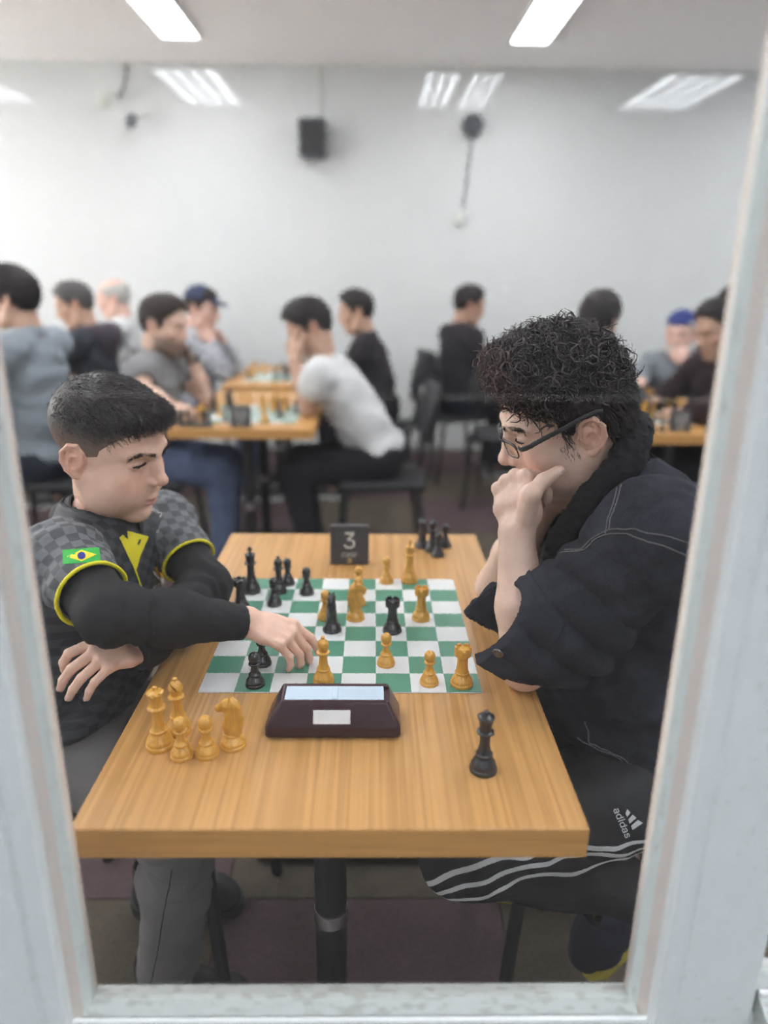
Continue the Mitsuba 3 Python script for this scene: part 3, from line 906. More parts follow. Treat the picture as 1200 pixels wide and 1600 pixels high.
def brow_parts(m, parent, mat, thick=1.0, drop=0.0, fine=True):
    r0 = np.random.default_rng(3)
    for s in (-1, 1):
        c = V([(.0950, s * .010, .0365 + drop), (.0930, s * .022, .0415 + drop), (.0848, s * .038, .0435 + drop), (.0712, s * .052, .0375 + drop)])
        p = spline(c, 15)
        if not fine:
            put('eyebrow', moved(tube(p, .0030 * thick, 6, flat=.6), m), mat, parent, smooth=True)
            continue
        i = r0.integers(0, 14, 190)
        t = np.gradient(p, axis=0)[i]
        ro = p[i] + t * r0.random((190, 1)) + np.c_[np.full(190, .0022), np.zeros(190), r0.normal(0, .0018 * thick, 190)]
        di = unit(V((.25, 0, .1))) * .3 + t / np.linalg.norm(t, axis=1, keepdims=True) + r0.normal(0, .18, ro.shape) + V((.35, 0, .15))
        put('eyebrow', moved(strands(ro, di, r0.uniform(.006, .010, 190), .00042 * thick, seg=3, rng=r0), m), mat, parent, smooth=True)


def lash_parts(m, parent, mat='hair_black', open_=.35, ew=1.0, r=.0013):
    z = .0150 + .0052 * open_
    for s in (-1, 1):
        p = spline([(.0840, s * (.0330 - .0130 * ew), z - .0014), (.0873, s * (.0330 - .0075 * ew), z), (.0866, s * (.0330 + .0050 * ew), z), (.0796, s * (.0330 + .0135 * ew), z - .0012)], 14)
        put('eyelash', moved(tube(p, r * np.r_[.6, np.ones(11), .8, .5], 6), m), mat, parent, smooth=True)


def strands(roots, dirs, length, radius, curl=0.0, turns=0.0, droop=0.0, seg=5, sides=3, rng=None, normals=None, hug=0.0):
    """Many hairs at once as thin tubes: one mesh."""
    n = len(roots)
    rng = rng or np.random.default_rng(1)
    L = np.broadcast_to(length, (n,))
    t = np.linspace(0, 1, seg)
    d = dirs / np.linalg.norm(dirs, axis=1, keepdims=True)
    ref = np.where(np.abs(d[:, 2:]) < .9, [[0, 0, 1.0]], [[1.0, 0, 0]])
    a = np.cross(d, ref)
    a /= np.linalg.norm(a, axis=1, keepdims=True)
    b = np.cross(d, a)
    ph = rng.uniform(0, 6.28, n)
    P = roots[:, None] + d[:, None] * (L[:, None] * t)[:, :, None]
    P[:, :, 2] -= droop * L[:, None] * t ** 2
    if curl:
        w = ph[:, None] + turns * 6.283 * t[None]
        env = curl * np.minimum(t * 2.5, 1)[None] * L[:, None]
        P += env[..., None] * ((np.cos(w) - np.cos(ph)[:, None])[..., None] * a[:, None] + (np.sin(w) - np.sin(ph)[:, None])[..., None] * b[:, None])
    T = np.gradient(P, axis=1)
    T /= np.linalg.norm(T, axis=2, keepdims=True) + 1e-9
    A = np.cross(T, np.broadcast_to(a[:, None], T.shape) + 1e-4)
    A /= np.linalg.norm(A, axis=2, keepdims=True) + 1e-9
    B = np.cross(T, A)
    r = (np.broadcast_to(radius, (n,))[:, None] * (1 - .75 * t ** 2)[None])[..., None, None]
    ang = np.arange(sides) * 2 * np.pi / sides
    Vv = P[:, :, None] + r * (np.cos(ang)[None, None, :, None] * A[:, :, None] + np.sin(ang)[None, None, :, None] * B[:, :, None])
    i, j = np.meshgrid(np.arange(seg - 1), np.arange(sides), indexing='ij')
    k = (j + 1) % sides
    q = np.stack([i * sides + j, i * sides + k, (i + 1) * sides + k, (i + 1) * sides + j], -1).reshape(-1, 4)
    f = np.vstack([q[:, [0, 1, 2]], q[:, [0, 2, 3]]])
    F_ = (f[None] + (np.arange(n) * seg * sides)[:, None, None]).reshape(-1, 3)
    return trimesh.Trimesh(Vv.reshape(-1, 3), F_, process=False)


def sample_surface(mesh, n, rng, keep=None):
    tri_ = mesh.vertices[mesh.faces]
    nn = np.cross(tri_[:, 1] - tri_[:, 0], tri_[:, 2] - tri_[:, 0])
    area = np.linalg.norm(nn, axis=1) + 1e-15
    c = tri_.mean(1)
    w = area if keep is None else area * keep(c)
    i = rng.choice(len(area), n, p=w / w.sum())
    u = rng.random((n, 2))
    fl = u.sum(1) > 1
    u[fl] = 1 - u[fl]
    t = tri_[i]
    return t[:, 0] + u[:, :1] * (t[:, 1] - t[:, 0]) + u[:, 1:] * (t[:, 2] - t[:, 0]), nn[i] / area[i][:, None]


# hands. Local frame: x from the wrist to the knuckles, y to the thumb's side, z out of the back of the hand
FINGERS = dict(index=(.090, .026, (.043, .025, .021), .0086), middle=(.094, .006, (.048, .029, .022), .0088), ring=(.089, -.0135, (.044, .027, .022), .0083), little=(.080, -.031, (.034, .020, .019), .0073))


def hand_chains(bend, spread=(8, 2, -4, -10), thumb=((.022, .022, -.008), (.048, .046, -.014), (.074, .056, -.018), (.096, .060, -.022)), wrist=(.027, .019)):
    """bend: {finger: (mcp, pip, dip)} in degrees; returns chains of (points, radii) in the hand's frame."""
    out = []
    for (name, (kx, ky, ls, r)), sp in zip(FINGERS.items(), spread):
        b = np.radians(bend[name])
        p = [V((.012, ky * .55, -.002)), V((kx * .55, ky * .85, .0015)), V((kx, ky, 0))]
        a, s = 0.0, math.radians(sp)
        for q in range(3):
            a += b[q]
            p.append(p[-1] + ls[q] * V((math.cos(a) * math.cos(s), math.cos(a) * math.sin(s), -math.sin(a))))
        out.append((name, p, [.0125, .0118, r * 1.18, r * 1.04, r * .97, r * .80]))
    out.append(('thumb', [V(q) for q in thumb], [.0150, .0135, .0112, .0092]))
    return out


def hand_mesh(wrist, d, n, thumb_side, bend, h=.0025, s=1.0, arm=None, r_arm=None, thumb_world=None, **kw):
    """A hand with the forearm that carries it. d: towards the knuckles, n: out of the back of the hand, thumb_side: +1 or -1."""
    x = unit(d)
    z = unit(np.asarray(n, float) - x * (np.asarray(n, float) @ x))
    y = np.cross(z, x) * thumb_side
    R = np.stack([x, y, z], 1) * s
    w = np.asarray(wrist, float)
    P = lambda q: w + R @ np.asarray(q, float)
    if thumb_world is not None:
        kw['thumb'] = [np.linalg.inv(R) @ (V(q) - w) for q in thumb_world]
    ch = hand_chains(bend, **kw)
    pts = np.array([P(q) for _, c, _ in ch for q in c])
    extra = [w] if arm is None else [w] + [np.asarray(a, float) for a in arm]
    pts = np.vstack([pts, extra])
    mg = .03 if arm is None else max(.02, max(r_arm)) + .012
    f = Field(pts.min(0) - mg, pts.max(0) + mg, h)
    for name, c, r in ch:
        if name == 'thumb':
            f.chain([P(q) for q in c], [q * s for q in r], .006 * s)
        else:
            f.chain([P(q) for q in c[:3]], [q * s for q in r[:3]], .010 * s)
    g = Field(pts.min(0) - mg, pts.max(0) + mg, h)
    for name, c, r in ch:
        if name != 'thumb':
            one = [P(q) for q in c[2:]]
            lo, hi = np.min(one, 0) - .025, np.max(one, 0) + .025
            f.chain(one, [q * s for q in r[2:]], .0028 * s)
            f.ell(P(c[2] + V((0, 0, .0035))), .0098 * s, k=.008 * s)
    f.ell(P((.040, .000, -.008)), V((.036, .030, .014)) * s, R=R / s, k=.012 * s)
    th = [q for nm_, q, _ in ch if nm_ == 'thumb'][0]
    f.cone(P(th[1] * .75 + V((.0, .0, 0))), P(V((.074, .026, -.004))), .0085 * s, .0085 * s, .014 * s)
    f.cone(P(th[1] * .9 + th[2] * .1), P(V((.060, .026, -.006))), .010 * s, .009 * s, .014 * s)
    f.ell(P((.034, .026, -.012)), V((.026, .016, .014)) * s, R=R / s, k=.012 * s)
    if arm is None:
        f.cone(w, P((.02, 0, -.003)), .024 * s, .020 * s, .015 * s, flat=(z, .72))
    else:
        q = [P((.014, 0, -.003)), w] + [np.asarray(a, float) for a in arm]
        f.cone(q[0], q[1], .0215 * s, r_arm[0], .014 * s, flat=(z, .80))
        f.chain(q[1:], r_arm, .012)
    return f.mesh(), ch, P, R


def nails(ch, P, R, s, parent, mat='nail', r=.0050):
    for name, c, rr in ch:
        a, b = np.asarray(c[-2]), np.asarray(c[-1])
        d = unit(b - a)
        zz = V((0, 0, 1.0)) if name != 'thumb' else V((0.2, 0.75, .65))
        up = unit(zz - d * (zz @ d))
        if d[0] < -.2 and name != 'thumb':
            pass
        side = np.cross(d, up)
        e = trimesh.creation.icosphere(2, 1.0)
        rad = rr[-1]
        M = np.eye(4)
        M[:3, :3] = R @ np.stack([d * .0062, side * rad * .68, up * .0016], 1)
        M[:3, 3] = P(b + up * rad * .80 - d * .0005)
        put('nail', moved(e, M), mat, parent, smooth=True)


def project(fld, pts, n, start=.06, off=.0008):
    """Moves points along -n until they meet the surface of the field."""
    from scipy.ndimage import map_coordinates
    n = unit(n)
    p = np.asarray(pts, float) + n * start
    t = np.zeros(len(p))
    for _ in range(60):
        q = (p - n * t[:, None] - fld.lo) / fld.h
        d = map_coordinates(fld.f, q.T, order=1, mode='nearest')
        d = np.where(d > 1, .02, d)
        t += np.clip(d, -.01, .02) * .8
    return p - n * (t[:, None] - off)


def grow(fld, pts, off=.0008, it=12):
    """Moves points along the field's gradient onto its surface."""
    from scipy.ndimage import map_coordinates
    p = np.asarray(pts, float).copy()

    fs = fld if isinstance(fld, (list, tuple)) else [fld]
    e = fs[0].h * .75

    def val(x):
        return np.min([map_coordinates(q.f, ((x - q.lo) / q.h).T, order=1, mode='nearest') for q in fs], 0)
    for _ in range(it):
        g = np.stack([val(p + e * V(a)) - val(p - e * V(a)) for a in np.eye(3)], -1)
        g /= np.linalg.norm(g, axis=1, keepdims=True) + 1e-9
        p -= g * np.clip(val(p) - off, -.01, .01)[:, None] * .8
    return p, g


def seam(fld, pts, r, off=0.0, n=40, sides=6, mat=None, flat=None):
    q, _ = grow(fld, spline(pts, n), off)
    return tube(q, r, sides, flat=flat)


def ribbon(fld, pts, width, n=50, off=.0009, across=5):
    """A band of cloth sewn onto the surface along a path."""
    q, g = grow(fld, spline(pts, n), off)
    t = np.gradient(q, axis=0)
    t /= np.linalg.norm(t, axis=1, keepdims=True)
    b = np.cross(g, t)
    b /= np.linalg.norm(b, axis=1, keepdims=True)
    rows = []
    for w in np.linspace(-.5, .5, across):
        rows.append(grow(fld, q + b * w * width, off)[0])
    Vv = np.stack(rows, 1).reshape(-1, 3)
    i, j = np.meshgrid(np.arange(n - 1), np.arange(across - 1), indexing='ij')
    a = (i * across + j).ravel()
    quads = np.stack([a, a + 1, a + across + 1, a + across], -1)
    f = np.vstack([quads[:, [0, 1, 2]], quads[:, [0, 2, 3]]])
    uv = np.stack(np.meshgrid(np.linspace(0, 1, n), np.linspace(0, 1, across), indexing='ij'), -1).reshape(-1, 2)
    m = trimesh.Trimesh(Vv, f, process=False)
    nn = np.cross(Vv[f[:, 1]] - Vv[f[:, 0]], Vv[f[:, 2]] - Vv[f[:, 0]])
    if (nn * g[i.ravel()[0]]).sum() < 0 and (nn.sum(0) @ g.sum(0)) < 0:
        m.faces = m.faces[:, ::-1]
    return m, uv


def decal(fld, poly, c, U, Vd, N, off=.0009, step=.004, start=.05):
    """A flat print (shapely polygon in metres) laid onto the surface: a thin sheet that follows it."""
    import shapely
    meshes = []
    for g in getattr(poly, 'geoms', [poly]):
        v, f = trimesh.creation.triangulate_polygon(shapely.segmentize(g, step), engine='earcut')
        m = trimesh.Trimesh(np.c_[v, np.zeros(len(v))], f, process=False)
        for _ in range(6):
            e = m.vertices[m.edges_unique]
            if np.linalg.norm(e[:, 0] - e[:, 1], axis=1).max() < step * 2.2 or len(m.faces) > 4000:
                break
            m = m.subdivide()
        meshes.append(m)
    m = cat(meshes)
    v = np.array(m.vertices)
    P = np.asarray(c) + v[:, :1] * unit(U) + v[:, 1:2] * unit(Vd)
    m.vertices = project(fld, P, N, start, off)
    return m


def text_poly(text, height, bold=False):
    import shapely
    m = meshkit.text_mesh(text, height, .001, bold)
    v = np.array(m.vertices)
    top = v[m.faces][:, :, 2].min(1) > .0009
    polys = [shapely.Polygon(t[:, :2]) for t in v[m.faces[top]]]
    g = shapely.union_all([q.buffer(1e-6) for q in polys if q.area > 0])
    b = g.bounds
    from shapely import affinity
    return affinity.translate(g, -(b[0] + b[2]) / 2, -(b[1] + b[3]) / 2)


def body_color_mesh(mesh, m, base, **kw):
    loc = (np.asarray(mesh.vertices) - m[:3, 3]) @ np.linalg.inv(m[:3, :3]).T
    near = (np.abs(loc) < .19).all(1)
    col = np.tile(np.array(base), (len(loc), 1))
    if near.any():
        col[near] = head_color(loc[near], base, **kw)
    v = np.asarray(mesh.vertices)
    mott = meshkit.fbm(v * 45, 3)[:, None]
    mot2 = meshkit.fbm(v * 300, 2, 5)[:, None]
    return np.clip(col * (1 + .14 * (mott - .5) * V((.6, 1.2, 1.2)) + .10 * (mot2 - .5)), 0, 1)


def skin_bsdf(rough=.46):
    return pr({'type': 'mesh_attribute', 'name': 'vertex_color'}, rough, 0.42, sheen=0.15, sheen_tint=0.6)


for k, v in {
    'skin': skin_bsdf(), 'eye_wet': pr({'type': 'mesh_attribute', 'name': 'vertex_color'}, .08, .5, clearcoat=1.0, clearcoat_gloss=.97),
    'hair_vc': pr({'type': 'mesh_attribute', 'name': 'vertex_color'}, .48, .4),
    'hair_black': pr((.014, .011, .011), .6, .25), 'hair_brown': pr((.022, .015, .013), .6, .25), 'hair_grey': pr((.055, .052, .052), .6, .4),
    'hair_white': pr((.42, .41, .39), .6, .3),
    'nail': pr((.56, .36, .31), .25, .5),
    'denim': pr(proc(denim_color), .9, .12, bump=(denim_bump, .0005, 4e-4)),
    'jeans': pr(proc(jeans_color), .85, .2), 'stitch': pr((.085, .083, .088), .85, .2),
    'cloth_vc': pr({'type': 'mesh_attribute', 'name': 'vertex_color'}, .82, .25),
    'button_metal': pr((.16, .145, .135), .35, .5, metallic=.9), 'fleece': pr((.010, .010, .0115), .95, .15, sheen=.4),
    'track_cloth': pr((.0105, .0110, .0125), .62, .35), 'stripe_white': pr((.50, .50, .50), .6, .3),
    'sole_yellow': pr((.50, .42, .06), .6, .3), 'sole_white': pr((.52, .53, .54), .6, .3),
    'shoe_black': pr((.018, .018, .02), .55, .4), 'shoe_navy': pr((.012, .015, .032), .6, .4),
}.items():
    scene[k] = v

# ---------------------------------------------------------------- the boy at the left of the front table
def check(a, b, n=1.0):
    def fn(p, nn, uv):
        c = dr.floor(uv.x) + dr.floor(uv.y)
        odd = c - 2 * dr.floor(c / 2)
        weave = .88 + .24 * noise(p.x * 1300, p.y * 1300, p.z * 1300)
        return mix(a, b, odd) * weave
    return fn


scene['shirt_check'] = pr(proc(check((.022, .024, .029), (.040, .043, .050))), .6, .35)
scene['shirt_check_pale'] = pr(proc(check((.060, .064, .072), (.118, .123, .134))), .6, .35)
scene['shirt_collar'] = pr((.020, .020, .023), .7, .3)
scene['yellow_trim'] = pr((.64, .56, .015), .5, .4)
scene['black_knit'] = pr((.0125, .0125, .0145), .75, .3)
scene['grey_sweat'] = pr(proc(lambda p, n, uv: mix((.125, .118, .118), (.165, .158, .156), noise(p.x * 900, p.y * 900, p.z * 900) * .6 + fbm(p.x * 20, p.y * 20, p.z * 20, 2) * .4)), .9, .15)
scene['flag_green'] = pr((.035, .36, .06), .6, .3)
scene['flag_yellow'] = pr((.72, .60, .04), .6, .3)
scene['flag_blue'] = pr((.020, .022, .20), .6, .3)
scene['print_white'] = pr((.62, .62, .62), .6, .3)
scene['print_red'] = pr((.45, .03, .035), .6, .3)
scene['print_orange'] = pr((.62, .34, .02), .6, .3)


def seam_folds(pts_list):
    """Soft folds: raised (r > 0) or sunk cords blended into a garment."""
    def fn(f):
        for pts, r, d, k in pts_list:
            q = grow(f, spline(pts, 10), d)[0]
            f.chain(list(q), [r] * len(q), k)
    return fn


def axis_uv(v, a, b, ref, size, ring=None):
    """Cylinder coordinates about the axis a-b, in squares of the given size."""
    a, b = V(a), V(b)
    x = unit(b - a)
    z = unit(V(ref) - x * (V(ref) @ x))
    y = np.cross(z, x)
    d = np.asarray(v) - a
    ang = np.arctan2(d @ y, d @ z)
    return np.stack([(d @ x) / size, ang * (ring or .052) / size], -1)


boy = thing('person', 'boy in a dark checked shirt with yellow trim, reaching over the front board', 'person')
bC = V((-.4432, 1.2, 1.0619))
bM = head_matrix(bC, -16, 17.7, 5.5, (.92, .92, .92))
bHead = moved(head_mesh(.0020, chub=1.0, nose=.92, nose_up=.003, eye=.80, ew=1.22, ala=.003, brow=.8, neck=.046, neck_to=(.006, 0, -.150), lips=.92, chin=.95, back=.007), bM)
RS, RE, RWr = V((-.486, 1.070, .917)), V((-.374, .945, .884)), V((-.200, 1.048, .822))
LS, LE, LWr = V((-.402, 1.325, .886)), V((-.297, 1.200, .815)), V((-.350, 1.025, .796))
ryaw = Rotation.from_euler('zy', [-18, 16], degrees=True).as_matrix()
# right hand: reaching, thumb and index on the bishop
rh, rch, rP, rR = hand_mesh(RWr, V((.062, -.010, -.016)), V((-.06, -.36, .93)), 1, dict(index=(28, 26, 14), middle=(44, 30, 14), ring=(46, 34, 16), little=(44, 34, 18)),
                            h=.0021, s=.80, arm=[RE + (RWr - RE) * .35], r_arm=[.0225, .034], spread=(-2, -1, -3, -8),
                            thumb=((.020, .022, -.012), (.046, .040, -.026), (.074, .036, -.042), (.098, .026, -.054)))
# left hand: hanging over the table's edge in front of the shirt
lh, lch, lP, lR = hand_mesh(LWr, V((-.052, -.042, .006)), V((-.10, -.58, .8)), -1, dict(index=(34, 42, 22), middle=(46, 24, 14), ring=(48, 18, 12), little=(44, 26, 14)),
                            h=.0021, s=.88, arm=[LE + (LWr - LE) * .4], r_arm=[.0200, .030], spread=(12, 3, -6, -14),
                            thumb=((.020, .020, -.014), (.040, .034, -.028), (.060, .036, -.042), (.076, .030, -.054)))
core = Field((-.76, .84, -.005), (-.20, 1.46, 1.00), .010)
cCh, cBe, cHi = V((-.497, 1.200, .835)), V((-.540, 1.200, .700)), V((-.570, 1.200, .585))
core.ell(cCh, (.078, .126, .105), R=ryaw, k=.05).ell(cBe, (.090, .130, .130), R=ryaw, k=.05).ell(cHi, (.095, .135, .085), k=.05)
core.cone((-.492, 1.195, .885), (-.474, 1.198, .955), .050, .044, .03)
core.chain([(-.488, 1.135, .905), RS, RE, RE + (RWr - RE) * .5], [.045, .042, .033, .029], .02)
core.chain([(-.455, 1.265, .895), LS, LE, LE + (LWr - LE) * .5], [.045, .042, .033, .029], .02)
BK, BA = V((-.325, 1.020, .452)), V((-.385, 1.045, .085))
BK2, BA2 = V((-.335, 1.26, .46)), V((-.46, 1.28, .085))
core.chain([(-.565, 1.14, .54), BK, BA], [.066, .050, .036], .02).chain([(-.565, 1.26, .54), BK2, BA2], [.066, .050, .036], .02)
for A_ in (BA, BA2):
    core.chain([A_, A_ + V((.02, -.01, -.045)), A_ + V((.10, -.03, -.060))], [.034, .034, .026], .02)
bBody = fuse([core.mesh(), bHead, rh, lh])
SKIN_BOY = (.665, .425, .330)
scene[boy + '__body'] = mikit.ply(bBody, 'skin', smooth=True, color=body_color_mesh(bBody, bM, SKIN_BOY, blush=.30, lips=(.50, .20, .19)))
nails(rch, rP, rR, .80, boy)
nails(lch, lP, lR, .88, boy)
eye_parts(bM, boy, look=-.12)
brow_parts(bM, boy, 'hair_brown', 1.15, drop=-.003)
lash_parts(bM, boy, open_=.80, ew=1.22, r=.0017)


def hairline(xs, zs, slope=.7):
    def fn(p):
        return (np.interp(p[:, 0], xs, zs) - p[:, 2]) * slope
    return fn


def clip_below(f, xs, zs):
    g = np.stack(np.meshgrid(*f.ax, indexing='ij'), -1)
    d = (np.interp(g[..., 0], xs, zs) - g[..., 2]) * .7
    f.f = np.maximum(f.f, d.astype(np.float32))


hf = Field((-.135, -.10, -.06), (.135, .10, .155), .0028)
hf.ell((-.020, 0, .048), (.0995, .0775, .0835), k=.02).ell((.020, 0, .046), (.0735, .0690, .0700), k=.02)
hf.ell((.000, 0, .086), (.080, .064, .052), k=.03)
hf.ell((.066, 0, .104), (.036, .050, .020), k=.02)
hx = [-.13, -.07, -.035, -.012, .004, .014, .022, .026, .045, .066, .082, .100, .13]
hz = [-.055, -.050, -.030, .022, .006, -.010, -.008, .035, .057, .073, .085, .091, .089]
clip_below(hf, hx, hz)
rng = np.random.default_rng(7)
hm = hf.mesh()
vv = np.array(hm.vertices)
nv = np.array(trimesh.Trimesh(vv, hm.faces, process=False).vertex_normals)
nz = meshkit.fbm(vv * V((70, 260, 200)), 3, 2) - .5
vv += nv * (nz * .0042 * np.clip((vv[:, 2] - .04) / .05, 0, 1))[:, None]
fade = np.clip((vv[:, 2] - np.interp(vv[:, 0], [-.12, .0, .02, .05, .1], [.000, .004, .006, .058, .075])) / np.interp(vv[:, 0], [.02, .05], [.062, .02]), 0, 1)[:, None] ** .8
hair_top, hair_low = V((.027, .0225, .0235)), V((.215, .138, .105))
hcol = hair_low * (1 - fade) + hair_top * fade
hcol *= (1 + .5 * (meshkit.fbm(vv * V((90, 420, 300)), 2, 4) - .5))[:, None]
cap = trimesh.Trimesh(vv, hm.faces, process=False)
r3, n3 = sample_surface(cap, 160, rng, keep=lambda c: ((c[:, 0] > .035) & (c[:, 2] < np.interp(c[:, 0], hx, hz) + .006)).astype(float))
roots, nrm = sample_surface(cap, 5200, rng, keep=lambda c: np.clip((c[:, 2] - .045) / .03, 0, 1))
dirs = nrm * .55 + V((.75, 0, .05)) + rng.normal(0, .22, nrm.shape)
st = strands(roots - nrm * .001, dirs, rng.uniform(.009, .016, len(roots)), .00042, droop=.25, seg=4, rng=rng)
r2, n2 = sample_surface(cap, 700, rng, keep=lambda c: ((c[:, 0] > .060) & (c[:, 2] > .090)).astype(float))
st2 = strands(r2 - n2 * .002, n2 * .3 + V((.9, 0, -.15)) + rng.normal(0, .25, n2.shape), rng.uniform(.010, .018, len(r2)), .00050, droop=.4, seg=4, rng=rng)
st3 = strands(r3, n3 * .3 + V((.5, 0, -.6)) + rng.normal(0, .3, n3.shape), rng.uniform(.006, .013, len(r3)), .0006, droop=.2, seg=4, rng=rng)
hair_all = cat([cap, st, st2, st3])
col = np.vstack([hcol, np.tile(hair_top * 1.15, (len(st.vertices) + len(st2.vertices) + len(st3.vertices), 1))])
put('hair', moved(hair_all, bM), 'hair_vc', boy, smooth=True, color=np.clip(col, 0, 1))

# shirt
sf = Field((-.77, .90, .50), (-.24, 1.48, 1.02), .0040)
sf.ell(cCh + V((.002, 0, -.004)), (.098, .146, .118), R=ryaw, k=.05).ell(cBe + V((.004, 0, 0)), (.122, .154, .145), R=ryaw, k=.06).ell(cHi + V((.004, 0, .01)), (.130, .158, .085), k=.06)
sf.cone((-.497, 1.20, .885), (-.484, 1.198, .940), .070, .062, .04)
sf.chain([(-.488, 1.14, .907), RS + V((-.004, .02, .004))], [.058, .056], .03).chain([(-.450, 1.25, .895), LS + V((-.006, -.02, .004))], [.058, .054], .03)


def boy_folds(p):
    a = np.sin(p[:, 2] * 62 + 9 * meshkit.noise(p * V((9, 9, 6)), 3) + p[:, 1] * 18) * .0042
    b = (meshkit.fbm(p * V((16, 16, 26)), 3, 6) - .5) * .016
    return (a + b) * np.clip((.875 - p[:, 2]) / .08, 0.15, 1)


sf.add(boy_folds)
torso = sf.copy()
torso.half((-.57, 1.2, .572), (.25, 0, -1))
torso.cone((-.484, 1.197, .93), (-.465, 1.200, 1.03), .052, .052, 0, cut=True)
tm = torso.mesh()
tv = np.array(tm.vertices)
tuv = np.stack([(tv - V((-.51, 1.2, .76))) @ ryaw[:, 1] / .0148 * .9 - 1.2 * np.abs((tv - V((-.51, 1.2, .76))) @ ryaw[:, 0]) / .0148 * .4, tv[:, 2] / .0150], -1)
put('shirt_body', tm, 'shirt_check', boy, smooth=True, uv=tuv)
sleeves = []
for S_, E_, t1, inner, r1 in ((RS, RE, .64, V((-.490, 1.14, .905)), .0535), (LS, LE, .60, V((-.455, 1.25, .895)), .0500)):
    f = Field(np.minimum(np.minimum(S_, E_), inner) - .075, np.maximum(np.maximum(S_, E_), inner) + .075, .0034)
    d = unit(E_ - S_)
    end = S_ + (E_ - S_) * t1
    f.chain([inner, S_ + V((0, 0, .002)), end + d * .03], [.054, .0580, r1], .03)

    def fold(p, S_=S_, d=d):
        u = (p - S_) @ d
        return np.sin(u * 105 + 6 * meshkit.noise(p * 14, 5)) * .0024 + (meshkit.fbm(p * 30, 3, 8) - .5) * .012
    f.add(fold)
    f.half(end, d)
    # no wider than a shell: the opening is hollow
    f.cone(S_ + d * .03, end + d * .05, r1 - .012, r1 - .004, 0, cut=True)
    m = f.mesh()
    uv = axis_uv(m.vertices, S_, E_, (-.2, .1, 1), .0150)
    put('sleeve', m, 'shirt_check_pale', boy, smooth=True, uv=uv)
    x = unit(np.cross(d, (0, 0, 1)))
    y = np.cross(d, x)
    ring = [end + d * .0005 + (r1 - .0010) * (math.cos(a) * x + math.sin(a) * y) for a in np.linspace(0, 2 * pi, 49)]
    ring = [grow(f, [q], -.0015)[0][0] * .5 + q * .5 for q in ring]
    put('cuff_trim', tube(V(ring), .0042, 10, flat=.75), 'yellow_trim', boy, smooth=True, label='yellow trim')
    sleeves.append((f, d, end))
# collar, placket flap
kc, kf = V((-.463, 1.194, .962)), unit((.95, -.22, -.42))
ks = unit(np.cross((0, 0, 1), kf))
ku = np.cross(kf, ks)
ph = np.radians(np.linspace(16, 344, 72))
rows = []
for r_, z_ in ((.0540, -.020), (.0540, -.002), (.0555, .0025), (.0585, .0028), (.0620, -.003), (.0720, -.0165), (.0820, -.0300), (.0825, -.0320), (.0800, -.0325), (.0700, -.0200)):
    w = np.minimum(1, np.minimum(ph, 2 * pi - ph) / .5)
    zz = z_ - (.012 * (1 - w) if z_ < -.01 and r_ > .06 else 0)
    rows.append(kc + ((r_ * (1 + .03 * np.sin(3 * ph)))[:, None]) * (np.cos(ph)[:, None] * kf + np.sin(ph)[:, None] * ks) + (zz + np.zeros_like(ph))[:, None] * ku)
G = np.stack(rows, 0)
nr, nc_ = G.shape[:2]
i_, j_ = np.meshgrid(np.arange(nr), np.arange(nc_ - 1), indexing='ij')
i2 = (i_ + 1) % nr
cq = np.stack([i_ * nc_ + j_, i_ * nc_ + j_ + 1, i2 * nc_ + j_ + 1, i2 * nc_ + j_], -1).reshape(-1, 4)
put('collar', trimesh.Trimesh(G.reshape(-1, 3), np.vstack([cq[:, [0, 1, 2]], cq[:, [0, 2, 3]]]), process=False), 'shirt_collar', boy, smooth=50)
NC = unit(V((.55, -.75, .35)))
CU = unit(np.cross((0, 0, 1), NC))
CV = np.cross(NC, CU)

def toward(P):
    return unit(EYE - V(P))


def plane(P, roll=0.0):
    """A print's own axes at P: right and up as one reads it, facing away from the cloth."""
    N = toward(P)
    U = unit(np.cross((0, 0, 1), N))
    Vd = np.cross(N, U)
    c, s_ = math.cos(roll), math.sin(roll)
    return U * c + Vd * s_, Vd * c - U * s_, N


import shapely
from shapely import affinity
fR, dR, endR = sleeves[0]
fP = V((-.434, 1.015, .947))
FU, FV, FN = plane(fP, -.06)
flag = thing  # the emblem of the sleeve is a print of four pieces
for nm, poly, mt, o in (('flag_field', shapely.box(-.0255, -.0105, .0255, .0105), 'flag_green', .0010),
                        ('flag_rhombus', shapely.Polygon([(-.0205, 0), (0, .0084), (.0205, 0), (0, -.0084)]), 'flag_yellow', .0014),
                        ('flag_disc', shapely.Point(0, 0).buffer(.0054), 'flag_blue', .0018)):
    put(nm, decal(fR, poly, fP, FU, FV, FN, off=o, step=.003), mt, boy, smooth=False)
# the yellow flap of the placket, the zip line and the badge on the chest
cP = V((-.400, 1.140, .908))
CU_, CV_, CN_ = plane(cP)
put('placket_flap', decal(torso, shapely.Polygon([(-.0200, .0230), (-.0060, .0330), (.0000, .0310), (.0280, .0200), (.0100, -.0130), (.0030, -.0330), (-.0010, -.0350)]), cP, CU_, CV_, CN_, off=.0035, step=.005), 'yellow_trim', boy, smooth=False, label='yellow lining of the open placket')
put('zip', decal(torso, shapely.LineString([(-.001, -.030), (.004, -.052), (.009, -.078)]).buffer(.0013), cP, CU_, CV_, CN_, off=.002, step=.004), 'yellow_trim', boy, smooth=False)
put('zip_pull', decal(torso, affinity.rotate(affinity.scale(shapely.Point(.011, .012).buffer(.0040), .45, 1.35), -28), cP, CU_, CV_, CN_, off=.0048, step=.003), 'shirt_collar', boy, smooth=False)
gP = V((-.370, 1.170, .850))
GU, GV, GN = plane(gP)
